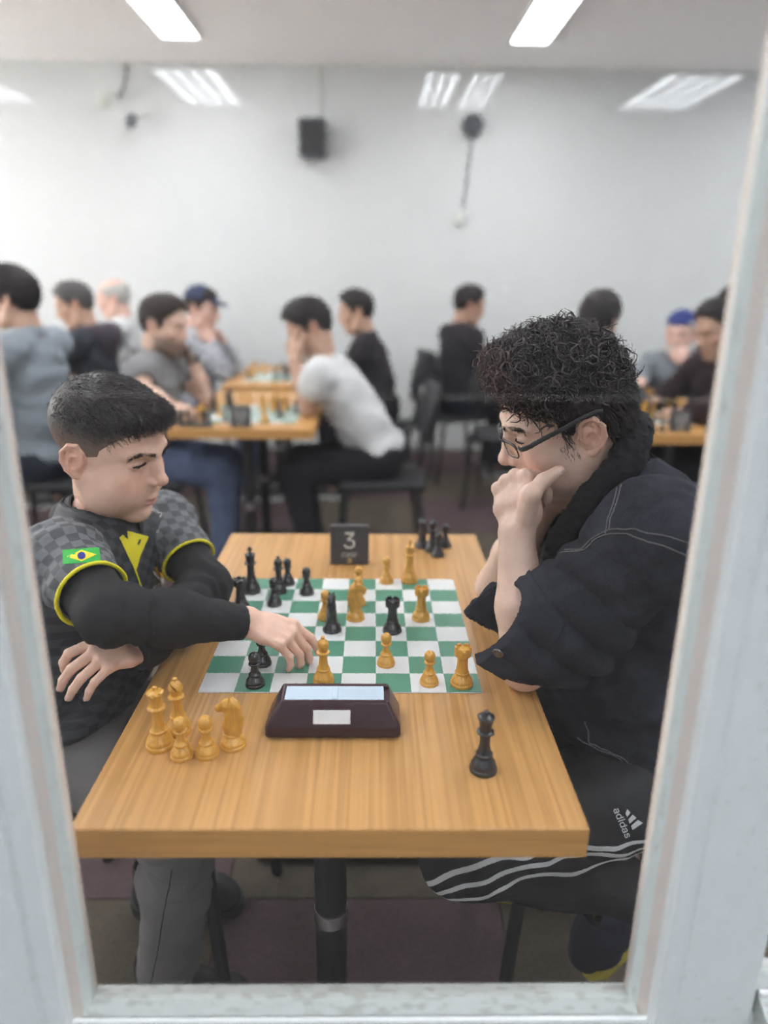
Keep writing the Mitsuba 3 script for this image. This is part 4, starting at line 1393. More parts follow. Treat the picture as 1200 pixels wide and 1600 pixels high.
put('badge', decal(torso, shapely.Polygon([(-.008, .014), (.004, .018), (.008, .004), (.010, -.012), (.002, -.004), (-.004, .002)]), gP, GU, GV, GN, off=.0012, step=.004), 'print_orange', boy, smooth=False)
put('badge_rim', decal(torso, shapely.LineString([(-.009, .006), (-.003, -.004), (.006, -.014)]).buffer(.0014), gP, GU, GV, GN, off=.0016, step=.004), 'print_white', boy, smooth=False)
put('badge_lettering', decal(torso, affinity.translate(affinity.rotate(text_poly('CFS', .0095), 24), -.001, -.0205), gP, GU, GV, GN, off=.0012, step=.004), 'print_white', boy, smooth=False)
fL = sleeves[1][0]
lP_ = V((-.405, 1.285, .925))
LU, LV, LN = plane(lP_)
put('sleeve_print', decal(fL, affinity.rotate(text_poly('BIG', .0085, True), -38), lP_ + LU * .004, LU, LV, LN, off=.0012, step=.004), 'print_white', boy, smooth=False)
put('sleeve_mark', decal(fL, affinity.rotate(shapely.box(-.006, -.0025, .006, .0025), -38), lP_ - LU * .012 + LV * .010, LU, LV, LN, off=.0012, step=.004), 'print_red', boy, smooth=False)

# black compression sleeves
for S_, E_, W_, tw in ((RS, RE, RWr, .97), (LS, LE, LWr, 1.04)):
    lo, hi = np.min([S_, E_, W_], 0) - .07, np.max([S_, E_, W_], 0) + .07
    f = Field(lo, hi, .0032)
    a = unit(E_ - S_)
    b = unit(W_ - E_)
    f.chain([S_ + a * .05, E_, E_ + (W_ - E_) * .45, E_ + (W_ - E_) * tw], [.0445, .0415, .0390, .0285 if tw < 1 else .0320], .025)

    def fold(p, E_=E_, b=b):
        u = (p - E_) @ b
        w = np.exp(-((u - .03) / .05) ** 2)
        return np.sin(u * 150 + 10 * meshkit.noise(p * 22, 5)) * .0020 * (.35 + w) + (meshkit.fbm(p * 26, 3, 9) - .5) * .009
    f.add(fold)
    if tw > 1:
        dh = unit(V((-.052, -.042, .006)) + b * .05)
        f.cone(W_, W_ + dh * .05, .0325, .0315, .02)
        f.half(W_ + dh * .027, dh)
    else:
        f.half(E_ + (W_ - E_) * tw, b)
    put('undersleeve', f.mesh(), 'black_knit', boy, smooth=True)

# trousers and shoes
tf = Field((-.77, .86, .03), (-.20, 1.42, .70), .0050)
tf.ell(cHi + V((-.01, 0, -.010)), (.122, .150, .090), k=.05)
for K_, A_, y in ((BK, BA, 1.135), (BK2, BA2, 1.265)):
    tf.chain([(-.565, y, .535), K_ + V((-.01, 0, .004))], [.088, .068], .03)
    tf.chain([K_, K_ + (A_ - K_) * .35, A_ + V((0, 0, -.012))], [.066, .062, .053], .03)


def trouser_folds(p):
    k = np.exp(-((p[:, 2] - .41) / .07) ** 2) + .8 * np.exp(-((p[:, 2] - .12) / .05) ** 2)
    return np.sin(p[:, 2] * 130 + p[:, 0] * 60 + 8 * meshkit.noise(p * 16, 4)) * .0035 * k + (meshkit.fbm(p * 14, 3, 11) - .5) * .016


tf.add(trouser_folds)
tf.half((0, 0, .070), (0, 0, -1))
put('trousers', tf.mesh(), 'grey_sweat', boy, smooth=True)
put('trouser_seam', seam(tf, [BK + V((.00, -.07, -.03)), BK + (BA - BK) * .4 + V((-.004, -.06, 0)), BK + (BA - BK) * .7 + V((-.012, -.055, 0)), BA + V((-.016, -.05, .02))], .0010, .0001), 'shirt_collar', boy, smooth=True)


def shoe(ankle, yaw, mat, sole, parent, L=.235, w=.040, name='shoe', m=None):
    f = Field((-.09, -.065, -.005), (L, .065, .12), .004)
    f.chain([(-.035, 0, .040), (.05, 0, .045), (.115, 0, .032), (L - .075, 0, .026)], [w * .92, w * .98, w, w * .78], .03)
    f.cone((-.020, 0, .05), (-.024, 0, .105), .040, .038, .02)
    f.half((0, 0, .012), (0, 0, -1))
    m = M4((ankle[0], ankle[1], 0), yaw) if m is None else m
    key = put(name, moved(f.mesh(), m), mat, parent, smooth=True)
    o = shapely.union_all([shapely.LineString([(-.035, 0), (.05, 0)]).buffer(w), shapely.LineString([(.05, 0), (L - .078, 0)]).buffer(w * 1.0)]).buffer(.003)
    s_ = trimesh.creation.extrude_polygon(o.simplify(.001), .024, engine='earcut')
    put('sole', moved(s_, m), sole, key, smooth=25)
    return key


shoe((BA[0] + .0, BA[1]), -.1, 'shoe_black', 'shoe_black', boy, .215, .037)
shoe((BA2[0] + .0, BA2[1]), 0, 'shoe_black', 'shoe_black', boy, .215, .037)

# ---------------------------------------------------------------- the man at the right of the front table
person_man = thing('person', 'man in glasses and black denim jacket leaning on his elbows, hand over mouth', 'person')
mM = head_matrix((.3146, 1.16, 1.1213), 178.7, 23, -8, (1, 1, 1))
Rm, Cm = mM[:3, :3], mM[:3, 3]


def mh(*p):
    return Rm @ V(p) + Cm


hd = head_mesh(.0020, chub=.35, eye=.75, ew=1.1, neck=.060, neck_to=(-.020, 0, -.18), jaw=1.02)
mHead = moved(hd, mM)
MLS, MLE = V((.400, .985, .985)), V((.236, .990, .775))
MLW = V((.2240, 1.062, .968))
MRS, MRE, MRW = V((.425, 1.335, .975)), V((.236, 1.292, .775)), V((.290, 1.200, .960))
mlh, mlc, mlP, mlR = hand_mesh(MLW, V((-.002, .040, .070)), V((-.74, -.67, .1)), -1, dict(index=(80, 60, 34), middle=(82, 62, 36), ring=(84, 62, 36), little=(86, 62, 36)),
                               h=.0022, s=.98, arm=[MLW * .45 + MLE * .55, MLE, MLE + (MLS - MLE) * .30], r_arm=[.0265, .0385, .0345, .046],
                               thumb_world=((.233, 1.050, .998), (.238, 1.050, 1.034), (.2585, 1.060, 1.0545), (.2850, 1.074, 1.0665)))
mrh, mrc, mrP, mrR = hand_mesh(MRW, V((.052, -.012, .030)), V((.35, -.55, -.75)), 1, dict(index=(18, 40, 25), middle=(22, 45, 30), ring=(26, 50, 30), little=(30, 55, 30)),
                               h=.0024, s=.95, arm=[MRW * .45 + MRE * .55, MRE, MRE + (MRS - MRE) * .30], r_arm=[.0265, .038, .0345, .046])
mc = Field((.05, .80, -.005), (.75, 1.50, 1.05), .010)
mc.ell((.455, 1.16, .87), (.10, .165, .14), k=.05).ell((.480, 1.16, .70), (.125, .16, .15), k=.05).ell((.510, 1.16, .58), (.13, .165, .10), k=.05)
mc.cone((.43, 1.16, .93), (.375, 1.16, 1.02), .062, .056, .03)
for S_, E_ in ((MLS, MLE), (MRS, MRE)):
    mc.chain([(.43, 1.16 + (S_[1] - 1.16) * .5, .955), S_, S_ + (E_ - S_) * .8], [.060, .056, .042], .03)
HKL, HAL = V((.150, .905, .508)), V((.452, 1.020, .315))
HKR, HAR = V((.225, 1.330, .470)), V((.500, 1.330, .110))
mc.chain([(.51, 1.06, .525), HKL, HAL], [.085, .056, .040], .03).chain([(.51, 1.26, .525), HKR, HAR], [.085, .056, .040], .03)
for A_, B2 in ((HAL, V((.440, 1.085, .070))), (HAR, V((.42, 1.33, .04)))):
    mc.chain([A_, (A_ + B2) / 2 + V((.02, 0, 0)), B2], [.040, .036, .028], .02)
mBody = fuse([mc.mesh(), mHead, mlh, mrh])
SKIN_MAN = (.625, .435, .350)
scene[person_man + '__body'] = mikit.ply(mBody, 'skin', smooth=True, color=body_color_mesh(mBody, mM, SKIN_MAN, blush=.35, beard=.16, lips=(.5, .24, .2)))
nails(mlc, mlP, mlR, .98, person_man)
nails(mrc, mrP, mrR, .95, person_man)
eye_parts(mM, person_man, look=-.10)
brow_parts(mM, person_man, 'hair_brown', 1.15)
lash_parts(mM, person_man, open_=.75, ew=1.1)

# curly hair: a lumpy cap with many curled strands
hf = Field((-.145, -.115, -.075), (.150, .115, .190), .0028)
hf.ell((-.010, 0, .050), (.0970, .0800, .0880), k=.03).ell((.002, 0, .100), (.076, .074, .052), k=.04).ell((.046, 0, .130), (.038, .056, .022), k=.03)
hf.ell((-.045, 0, .030), (.054, .073, .070), k=.03)
mx = [-.14, -.085, -.055, -.040, -.018, -.004, .004, .012, .022, .027, .045, .066, .082, .105, .14]
mz = [-.050, -.050, -.045, -.015, .030, .030, .012, -.004, .006, .046, .066, .098, .112, .116, .112]
clip_below(hf, mx, mz)
hm = hf.mesh()
vv = np.array(hm.vertices)
nv = np.array(trimesh.Trimesh(vv, hm.faces, process=False).vertex_normals)
w_ = np.clip((vv[:, 2] - .040) / .05, 0, 1)
vor = np.abs(meshkit.noise(vv * 88, 2) - .5) * 2
vv += nv * ((vor * .011 - .004 + (meshkit.fbm(vv * 40, 2, 9) - .5) * .012) * w_ + (meshkit.fbm(vv * V((160, 160, 40)), 2, 5) - .5) * .006 * (1 - w_))[:, None]
cap = trimesh.Trimesh(vv, hm.faces, process=False)
rng = np.random.default_rng(11)
top = lambda c: np.clip((c[:, 2] - .050) / .03, 0, 1) * ~((np.abs(c[:, 1]) > .06) & (c[:, 0] > -.04) & (c[:, 0] < .02) & (c[:, 2] < .085))
ro, no = sample_surface(cap, 1500, rng, keep=top)
di = no * .45 + V((.45, 0, -.15)) + rng.normal(0, .55, no.shape)
s0 = strands(ro - no * .003, di, rng.uniform(.020, .036, len(ro)), rng.uniform(.0014, .0026, len(ro)), curl=.30, turns=1.5, droop=.15, seg=11, sides=5, rng=rng)
ro, no = sample_surface(cap, 3600, rng, keep=top)
di = no * .7 + V((.35, 0, -.1)) + rng.normal(0, .55, no.shape)
s1 = strands(ro - no * .003, di, rng.uniform(.014, .030, len(ro)), .0007, curl=.32, turns=1.6, droop=.15, seg=10, sides=3, rng=rng)
ro, no = sample_surface(cap, 3600, rng, keep=lambda c: np.clip((.070 - c[:, 2]) / .03, 0, 1) * (c[:, 0] < .05) * ~((np.abs(c[:, 1]) > .055) & (c[:, 0] > -.042) & (c[:, 0] < .014) & (c[:, 2] < .060)))
di = no * .12 + V((-.28, 0, -1.0)) + rng.normal(0, .16, no.shape)
s2 = strands(ro + no * .0002, di, rng.uniform(.012, .028, len(ro)), rng.uniform(.0005, .0012, len(ro)), curl=.05, turns=.8, droop=.0, seg=6, sides=3, rng=rng)
ro, no = sample_surface(cap, 420, rng, keep=lambda c: ((c[:, 0] > .05) & (c[:, 2] < .140) & (c[:, 2] > .108)).astype(float))
di = no * .3 + V((.5, 0, -.15)) + rng.normal(0, .35, no.shape)
s3 = strands(ro - no * .004, di, rng.uniform(.014, .028, len(ro)), rng.uniform(.0008, .0018, len(ro)), curl=.28, turns=1.4, droop=.2, seg=9, sides=4, rng=rng)
parts_ = [cap, s0, s1, s2, s3]
hair = cat(parts_)
hv = np.array(hair.vertices)
tone = np.concatenate([np.full(len(cap.vertices), .8)] + [np.repeat(rng.uniform(.55, 1.9, len(q.vertices) // m_), m_) for q, m_ in ((s0, 55), (s1, 30), (s2, 18), (s3, 36))])
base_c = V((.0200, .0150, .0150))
hcol = base_c * (tone * (.8 + .5 * meshkit.fbm(hv * 60, 2, 4)))[:, None] * (1 + np.clip((hv[:, 0] - .04) / .06, 0, 1)[:, None] * V((.9, .15, .1)))  # front locks redder: a reflection painted into the hair colour
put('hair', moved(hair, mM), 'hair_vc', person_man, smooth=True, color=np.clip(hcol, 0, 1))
# faint sideburn hairs
ro, no = sample_surface(hd, 120, rng, keep=lambda c: ((np.abs(c[:, 0] - .020) < .014) & (c[:, 2] < .004) & (c[:, 2] > -.030) & (np.abs(c[:, 1]) > .05)).astype(float))
put('sideburn', moved(strands(ro, no * .35 + V((.1, 0, -1)) + rng.normal(0, .25, no.shape), rng.uniform(.004, .008, len(ro)), .0003, seg=3, rng=rng), mM), 'hair_black', person_man, smooth=True)

# glasses
gl = thing('eyeglasses', 'black rimmed eyeglasses worn low by the man in the denim jacket', 'eyeglasses')
gz = .0070


def rim(s):
    pts = []
    for a in np.linspace(0, 2 * pi, 41):
        ca, sa = math.cos(a), math.sin(a)
        u = .0265 * math.copysign(abs(ca) ** .55, ca)
        v_ = .0130 * math.copysign(abs(sa) ** .55, sa)
        y = .0345 + u
        pts.append((.1050 - .35 * max(0, y - .03) ** 1.0 - .12 * (v_ + .016) * 0, s * y, gz + .006 + v_))
    return V(pts)


for s in (-1, 1):
    r_ = rim(s)
    put('rim', moved(tube(r_, .0011, 6, cap=False), mM), 'black_steel', gl, smooth=True)
    up = r_[(r_[:, 2] > gz + .010)]
    up = up[np.argsort(up[:, 1] * s)]
    put('brow_bar', moved(tube(up, .0020, 6), mM), 'black_plastic', gl, smooth=True)
    c_ = r_.mean(0)
    lensm = trimesh.Trimesh(np.vstack([r_[:-1] + (c_ - r_[:-1]) * .04, [c_ + V((.002, 0, 0))]]), [[i, (i + 1) % 40, 40] for i in range(40)], process=False)
    put('lens', moved(lensm, mM), 'pane_glass', gl, smooth=False)
    tp = spline([(.0900, s * .0590, gz + .011), (.0880, s * .0680, gz + .0115), (.060, s * .0770, gz + .0175), (.020, s * .0850, gz + .0260), (-.015, s * .0870, gz + .0325), (-.042, s * .0840, gz + .030)], 30)
    put('temple', moved(tube(tp, np.linspace(.0014, .0011, 30), 10, flat=3.0), mM), 'black_plastic', gl, smooth=True)
put('bridge', moved(tube(spline([(.1060, -.0090, gz + .010), (.1095, 0, gz + .014), (.1060, .0090, gz + .010)], 10), .0014, 6), mM), 'black_steel', gl, smooth=True)

# ---- denim jacket
jf = Field((.20, .84, .50), (.72, 1.44, 1.10), .0045)
jf.ell((.468, 1.16, .875), (.135, .205, .155), k=.06).ell((.470, 1.16, .715), (.165, .200, .165), k=.07).ell((.492, 1.16, .590), (.165, .205, .085), k=.06)
jf.cone((.462, 1.16, .95), (.405, 1.16, 1.045), .085, .066, .05)
for S_ in (MLS, MRS):
    jf.chain([(.43, 1.16 + (S_[1] - 1.16) * .45, .985), S_ + V((.012, 0, .002))], [.080, .078], .05)


def jacket_folds(p):
    b = (meshkit.fbm(p * V((9, 9, 13)), 3, 16) - .5) * .032
    c = np.sin(p[:, 2] * 58 - p[:, 0] * 26 + 7 * meshkit.noise(p * 7, 3)) * .0045 * np.clip((.86 - p[:, 2]) / .08, 0, 1)
    return b + c + (meshkit.fbm(p * V((34, 50, 46)), 2, 24) - .5) * .0060


jf.add(jacket_folds)
jt = jf.copy()
jt.half((.49, 1.16, .555), (-.15, -.10, -1))
jt.cone((.42, 1.16, 1.00), (.385, 1.16, 1.10), .060, .062, 0, cut=True)
put('jacket_body', jt.mesh(), 'denim', person_man, smooth=True)
jsl = []
for S_, E_, sg in ((MLS, MLE, -1), (MRS, MRE, 1)):
    near = sg < 0
    en = V((.1900, E_[1] - .005, .877)) if near else S_ + (E_ - S_) * .56
    cut_n = unit((-.74, -.10, .66)) if near else unit(E_ - S_)
    f = Field((.10, min(S_[1], E_[1]) - .120, .735), (.53, max(S_[1], E_[1]) + .120, 1.10), .0036)
    f.chain([S_ + V((.03, -sg * .03, .006)), S_ + V((.002, 0, .002)), S_ + (E_ - S_) * .55], [.078, .079, .075], .04)
    if near:
        f.chain([S_ + (E_ - S_) * .55, V((.272, E_[1] - .004, .842)), V((.200, E_[1] - .006, .842)), V((.150, E_[1] - .006, .870))], [.075, .073, .0690, .068], .04)
    else:
        f.cone(S_ + (E_ - S_) * .55, E_, .074, .066, .03)

    def sleeve_folds(p, S_=S_, E_=E_):
        d = unit(E_ - S_)
        u = (p - S_) @ d
        k = np.clip((u - .02) / .08, 0, 1)
        w = (p[:, 0] * .62 + p[:, 2] * .78) * 62 + 4.5 * meshkit.noise(p * V((7, 6, 7)), 6)
        g = (np.abs(np.sin(w)) ** .7 - .6) * -.0115 * k * (.4 + 1.2 * meshkit.noise(p * 12, 8))
        return g + (meshkit.fbm(p * 13, 3, 21) - .5) * .016 + (meshkit.fbm(p * V((34, 60, 46)), 2, 23) - .5) * .0065
    f.add(sleeve_folds)
    f.half((0, 0, TH + .0035), (0, 0, -1), .004)
    f.half(en, cut_n)
    if near:
        f.half((.168, 1, .822), unit((-.50, .10, -.86)), .004)
    g = f.copy()
    g.f = g.f - .0030
    if near:
        f.chain([V((.262, E_[1], .835)), V((.215, E_[1] - .004, .838)), V((.120, E_[1] - .004, .893))], [.046, .0590, .0630], .0, cut=True)
        f.chain([V((.225, E_[1], .80)), V((.205, E_[1], .755))], [.050, .056], .0, cut=True)
    put('jacket_sleeve', f.mesh(), 'denim', person_man, smooth=True)
    g.half(en + cut_n * .0015, cut_n)
    g.half(en - cut_n * .046, -cut_n)
    g.half((.262, 1, .90), unit((.75, 0, .66)))
    if near:
        g.half((.1665, 1, .8195), unit((-.50, .10, -.86)), .002)
        g.chain([V((.262, E_[1], .835)), V((.215, E_[1] - .004, .838)), V((.120, E_[1] - .004, .893))], [.048, .0605, .0645], .0, cut=True)
        g.chain([V((.225, E_[1], .80)), V((.205, E_[1], .755))], [.051, .057], .0, cut=True)
        put('cuff', g.mesh(), 'denim', person_man, smooth=True)
    jsl.append((f, g, en, cut_n))
fJ, gJ, enJ, cnJ = jsl[0]
# the button of the near cuff
bp = project(gJ, [V((.186, .93, .838))], unit((-.35, -1, .35)), .05, .0006)[0]
bn = grow(gJ, [bp], .0006)[1][0]
bx = unit(np.cross(bn, (0, 0, 1)))
put('cuff_button', moved(lathe([(0, 0), (.0082, 0), (.0084, .0016), (.0072, .0026), (.0060, .0022), (.0046, .0030), (.0025, .0026), (.0018, .0034), (0, .0036)], 24), M4(bp, R=np.stack([bx, np.cross(bn, bx), bn], 1))), 'button_metal', person_man, smooth=25)
# seams of the near sleeve and shoulder: doubled cords of stitching
for pts, fld in (([(.285, 1.0, .958), (.297, .965, .990), (.326, .945, 1.012), (.372, .935, 1.012), (.428, .955, .985), (.478, 1.0, .940)], (fJ, jt)),
                 ([(.352, 1.0, 1.066), (.336, .965, 1.038), (.325, .945, 1.014)], (fJ, jt)),
                 ([(.300, 1.0, .640), (.380, .955, .595), (.470, .955, .560)], jt),
                 ([(.470, .955, .70), (.465, .950, .63), (.463, .955, .58)], jt)):
    for o in (-.0035, .0035):
        q = V(pts) + V((o * .6, 0, o))
        put('seam', seam(fld, q, .0012, .0006, n=50), 'stitch', person_man, smooth=True)
qs = V([(.238, .965, .872), (.226, .935, .850), (.214, .918, .826), (.206, .914, .806)])
put('seam', seam(gJ, qs, .0012, .0004, n=40), 'stitch', person_man, smooth=True)
# fleece collar: a curly roll from the nape down to the lapels on both sides
cpts = [(.424, 1.163, 1.118), (.412, 1.118, 1.110), (.398, 1.090, 1.090), (.362, 1.072, 1.050), (.325, 1.068, 1.000), (.300, 1.070, .950), (.290, 1.075, .890)]
fl = Field((.22, .98, .80), (.54, 1.34, 1.19), .0030)
for mir in (False, True):
    q = V(cpts)
    if mir:
        q[:, 1] = 2 * 1.163 - q[:, 1]
    q = spline(q, 16)
    fl.chain(list(q), list(np.linspace(.0235, .0215, 16)), .012)
fl.add(lambda p: (meshkit.fbm(p * 150, 2, 31) - .5) * .0085 + (meshkit.fbm(p * 30, 2, 32) - .5) * .010)
put('fleece_collar', fl.mesh(), 'fleece', person_man, smooth=True)

# ---- track trousers with three stripes
pf = Field((.05, .78, .05), (.74, 1.45, .68), .0050)
pf.ell((.510, 1.16, .560), (.150, .190, .105), k=.06)
for K_, A_, y in ((HKL, HAL, 1.055), (HKR, HAR, 1.265)):
    pf.chain([(.505, y, .515), K_ + V((0, 0, .004))], [.106, .070], .04)
    pf.chain([K_, K_ + (A_ - K_) * .4, A_], [.068, .060, .054], .03)


def pant_folds(p):
    return np.sin(p[:, 0] * 60 + p[:, 2] * 55 + 8 * meshkit.noise(p * 9, 4)) * .0022 + (meshkit.fbm(p * 11, 3, 14) - .5) * .016


pf.add(pant_folds)
pf.half((.43, 1.1, .10), (.1, 0, -1))
put('track_trousers', pf.mesh(), 'track_cloth', person_man, smooth=True)
for dz_ in (.030, .002, -.026):
    pts = [(.480, .935, .462 + dz_), (.330, .855, .500 + dz_), (.215, .835, .520 + dz_), (.150, .845, .510 + dz_ * .9), (.112, .880, .475 + dz_ * .6)]
    m_, uv_ = ribbon(pf, pts, .0085, n=70, off=.0010)
    put('stripe', m_, 'stripe_white', person_man, smooth=True)
LPt = V((.403, .925, .541))
LU_, LV_, LN_ = plane(LPt, math.radians(-57))
logo = [affinity.translate(text_poly('adidas', .0104, True), 0, -.0098)]
for i, (w_, h_) in enumerate(((.0062, .0075), (.0062, .0130), (.0062, .0190))):
    x_ = -.0115 + i * .0096
    logo.append(shapely.Polygon([(x_, .000), (x_ + w_, .000), (x_ + w_ - .0045, h_), (x_ - .0045, h_ * .72)]))
for nm, poly in (('printed_name', logo[0]), ('printed_bar', logo[1]), ('printed_bar', logo[2]), ('printed_bar', logo[3])):
    put(nm, decal(pf, affinity.translate(poly, 0, 0), LPt, LU_, LV_, LN_, off=.0012, step=.005, start=.09), 'stripe_white', person_man, smooth=False)
# the tucked foot stands on its toes, its heel raised; the other foot lies flat behind
def foot_matrix(heel, toe, up):
    x = unit(V(toe) - V(heel))
    z = unit(V(up) - x * (V(up) @ x))
    m = np.eye(4)
    m[:3, :3] = np.stack([x, np.cross(z, x), z], 1)
    m[:3, 3] = V(heel)
    return m


shoe(None, 0, 'shoe_navy', 'sole_yellow', person_man, .255, .045, m=foot_matrix((.500, 1.040, .245), (.428, 1.110, .010), (-.9, -.25, .25)))
shoe((.49, 1.33), pi, 'shoe_navy', 'sole_yellow', person_man, .26, .044)

# ---------------------------------------------------------------- chairs
def rot_box_pad(w, d, h, r, seg=10):
    return tri(round_hull([(x, y, z) for x in (-w / 2 + r, w / 2 - r) for y in (-d / 2 + r, d / 2 - r) for z in (r * .6, h - r * .6)], r * .6, seg))


def curved_back():
    f = Field((-.06, -.22, -.17), (.06, .22, .17), .008)
    yy = np.linspace(-.16, .16, 7)
    for z in np.linspace(-.11, .11, 9):
        w = .165 - .5 * max(0, z - .02) ** 1.0 - .25 * max(0, -z - .06)
        p = [(.9 * (y * w / .16) ** 2, y * w / .16, z) for y in yy]
        f.chain(p, [.017] * 7, .02)
    m = f.mesh()
    m.apply_transform(trimesh.transformations.rotation_matrix(-.16, (0, 1, 0)))
    return m


def leg(a, b, r=.0125):
    return tube(V([a, b]), r, 12)


chair_ply = [('seat', mikit.ply(moved(rot_box_pad(.42, .42, .045, .03), M4((0, 0, .405))), 'black_pad', smooth=40)),
             ('backrest', mikit.ply(moved(curved_back(), M4((-.235, 0, .745))), 'black_pad', smooth=True)),
             ('leg', mikit.ply(leg((.165, .165, .41), (.200, .190, 0)), 'black_steel', smooth=40)),
             ('leg', mikit.ply(leg((.165, -.165, .41), (.200, -.190, 0)), 'black_steel', smooth=40)),
             ('leg', mikit.ply(leg((-.165, .165, .41), (-.215, .190, 0)), 'black_steel', smooth=40)),
             ('leg', mikit.ply(leg((-.165, -.165, .41), (-.215, -.190, 0)), 'black_steel', smooth=40)),
             ('back_post', mikit.ply(tube(spline([(-.12, .13, .41), (-.19, .13, .43), (-.225, .13, .55), (-.255, .12, .74)], 12), .011, 10), 'black_steel', smooth=40)),
             ('back_post', mikit.ply(tube(spline([(-.12, -.13, .41), (-.19, -.13, .43), (-.225, -.13, .55), (-.255, -.12, .74)], 12), .011, 10), 'black_steel', smooth=40))]


def make_chair(x, y, rz, label, group=None):
    k = thing('chair', label, 'chair', group)
    for n, d in chair_ply:
        put(n, d, None, k, at=M4((x, y, 0), rz))
    return k


make_chair(-.440, 1.205, -.10, 'black chair under the boy at the front table')
make_chair(.440, 1.185, pi, 'black chair under the man in the denim jacket')
make_chair(.035, 3.36, pi + .06, 'black padded chair under the man in the white T-shirt')
make_chair(-1.06, 3.36, 0, 'black chair under the bearded man in the grey T-shirt')
make_chair(.045, 4.55, pi - .05, 'black chair behind the man in the dark shirt at the far table')
make_chair(-1.07, 4.58, 0, 'chair under the man in the navy cap, behind the grey T-shirt')
make_chair(-1.52, 3.32, pi, 'black chair under the man with dark hair and grey shirt at far left')
make_chair(-1.60, 4.32, pi, 'chair under the man in the dark hooded jacket')
make_chair(-1.73, 5.13, pi, 'chair under the bald man at the back on the left')
make_chair(2.21, 4.43, pi, 'chair under the person hidden behind the window frame')
make_chair(.575, 5.02, .35, 'black chair under the dark-clothed man sitting alone near the back wall')
make_chair(.80, 4.33, 1.2, 'empty black chair between the front man and the back wall')
make_chair(1.79, 5.05, pi * .75, 'chair whose round back shows beside the man in the blue cap')
make_chair(1.80, 4.42, pi, 'chair under the old man in the blue cap')
make_chair(1.66, 3.35, pi, 'chair under the man in the brown jacket by the window frame')
make_chair(1.02, 3.42, .3, 'chair under the player seen from behind, beyond the curly hair')

# ---------------------------------------------------------------- tables further back, with their games
make_table(-.548, 2.945, 'second table, right behind the front one, with a sign and captured black pieces', 'tables of the room')
make_table(-.560, 4.13, 'table in the third row, between the players in the navy cap and the dark shirt', 'tables of the room')
make_table(1.345, 2.900, 'table at the right edge behind the curly-haired man', 'tables of the room')
make_table(1.300, 4.12, 'far right table in front of the old man in the blue cap', 'tables of the room')
make_table(-2.13, 2.84, 'table at the far left in front of the man in the blue-grey shirt', 'tables of the room')
make_table(-2.22, 4.00, 'table at the far left in front of the man in the hooded jacket', 'tables of the room')
rng = np.random.default_rng(5)


def scatter(bx, by, name, side, n=11, far=False):
    """A game in progress on a board and captured pieces beside it."""
    spots = [(i, j) for i in range(8) for j in range(8)]
    rng.shuffle(spots)
    kinds = ['king', 'queen', 'rook', 'bishop', 'knight', 'pawn', 'pawn', 'pawn', 'pawn', 'rook', 'pawn']
    for c in ('white', 'black'):
        for q in range(n):
            i, j = spots.pop()
            kd = kinds[q % len(kinds)]
            piece(kd, c, bx + (i - 3.5) * .0542 + rng.uniform(-.005, .005), by + (j - 3.5) * .0542 + rng.uniform(-.005, .005), ZB,
                  'small %s %s in the game on the %s' % ('yellow' if c == 'white' else 'black', kd, name), rng.uniform(0, 6), 1, 'chess pieces in the game on the ' + name)


for bx, by, nm in ((-.548, 3.29, 'second table'), (-.560, 4.55, 'third-row table'), (1.345, 3.33, 'right table'), (1.300, 4.55, 'far right table')):
    make_board(bx, by, TH, 'green and white board on the ' + nm, 'chess boards of the room')
    scatter(bx, by, nm, 1, 8)
for i, (x, y, kd) in enumerate(((-.795, 2.985, 'knight'), (-.765, 2.992, 'bishop'), (-.735, 2.985, 'pawn'), (-.705, 2.99, 'rook'), (-.678, 2.982, 'pawn'), (-.690, 3.025, 'pawn'))):
    piece(kd, 'black', x, y, ZT, ('captured black %s in the row at the front edge of the second table' % kd), i, 1, 'captured black pieces on the second table')
for i, (x, y, kd) in enumerate(((1.12, 2.955, 'pawn'), (1.16, 2.965, 'knight'), (1.40, 2.96, 'rook'), (1.43, 2.95, 'pawn'), (1.20, 2.960, 'pawn'))):
    piece(kd, 'black', x, y, ZT, ('captured black %s at the front edge of the right table' % kd), i, 1, 'captured black pieces on the right table')
for i, (x, y, kd) in enumerate(((-.335, 3.62, 'knight'), (-.355, 3.66, 'pawn'), (-.62, 3.62, 'pawn'), (-.50, 3.70, 'queen'), (-.66, 3.66, 'pawn'), (-.45, 3.66, 'bishop'))):
    piece(kd, 'white', x, y, ZT, ('captured yellow %s at the far end of the second table' % kd), i, 1, 'captured yellow pieces on the second table')
make_sign('13', -.550, 2.975, 'dark number sign on the second table, beside the captured black pieces')
make_sign('12', 1.275, 2.955, 'dark number sign at the front edge of the right table')
tag(put('paper_slip', moved(box(-.06, .06, -.045, .045, 0, .0012), M4((-.735, 3.16, TH + .0035), .5)), 'paper', smooth=False), 'white slip of paper on the second table behind the captured pieces', 'paper')

# ---------------------------------------------------------------- the players further back
scene['tee_grey'] = pr((.200, .200, .208), .9, .15)
scene['tee_white'] = pr((.54, .545, .55), .9, .15)
scene['shirt_blue_grey'] = pr((.215, .245, .275), .9, .15)
scene['plaid_grey'] = pr(proc(lambda p, n, uv: mix((.24, .26, .30), (.42, .44, .47), dr.select(noise(p.x * 60, p.z * 60, p.y * 60) > .5, 1.0, 0.0))), .9, .15)
scene['hoodie_dark'] = pr((.030, .033, .042), .9, .15)
scene['hood_plum'] = pr((.055, .045, .058), .9, .15)
scene['shirt_dark'] = pr((.022, .019, .022), .9, .15)
scene['cloth_dark_blue'] = pr((.020, .024, .036), .9, .15)
scene['sweater_grey'] = pr((.165, .185, .205), .9, .15)
scene['jacket_brown'] = pr((.030, .020, .022), .9, .15)
scene['jacket_grey'] = pr((.055, .060, .068), .9, .15)
scene['trousers_black'] = pr((.014, .014, .018), .9, .15)
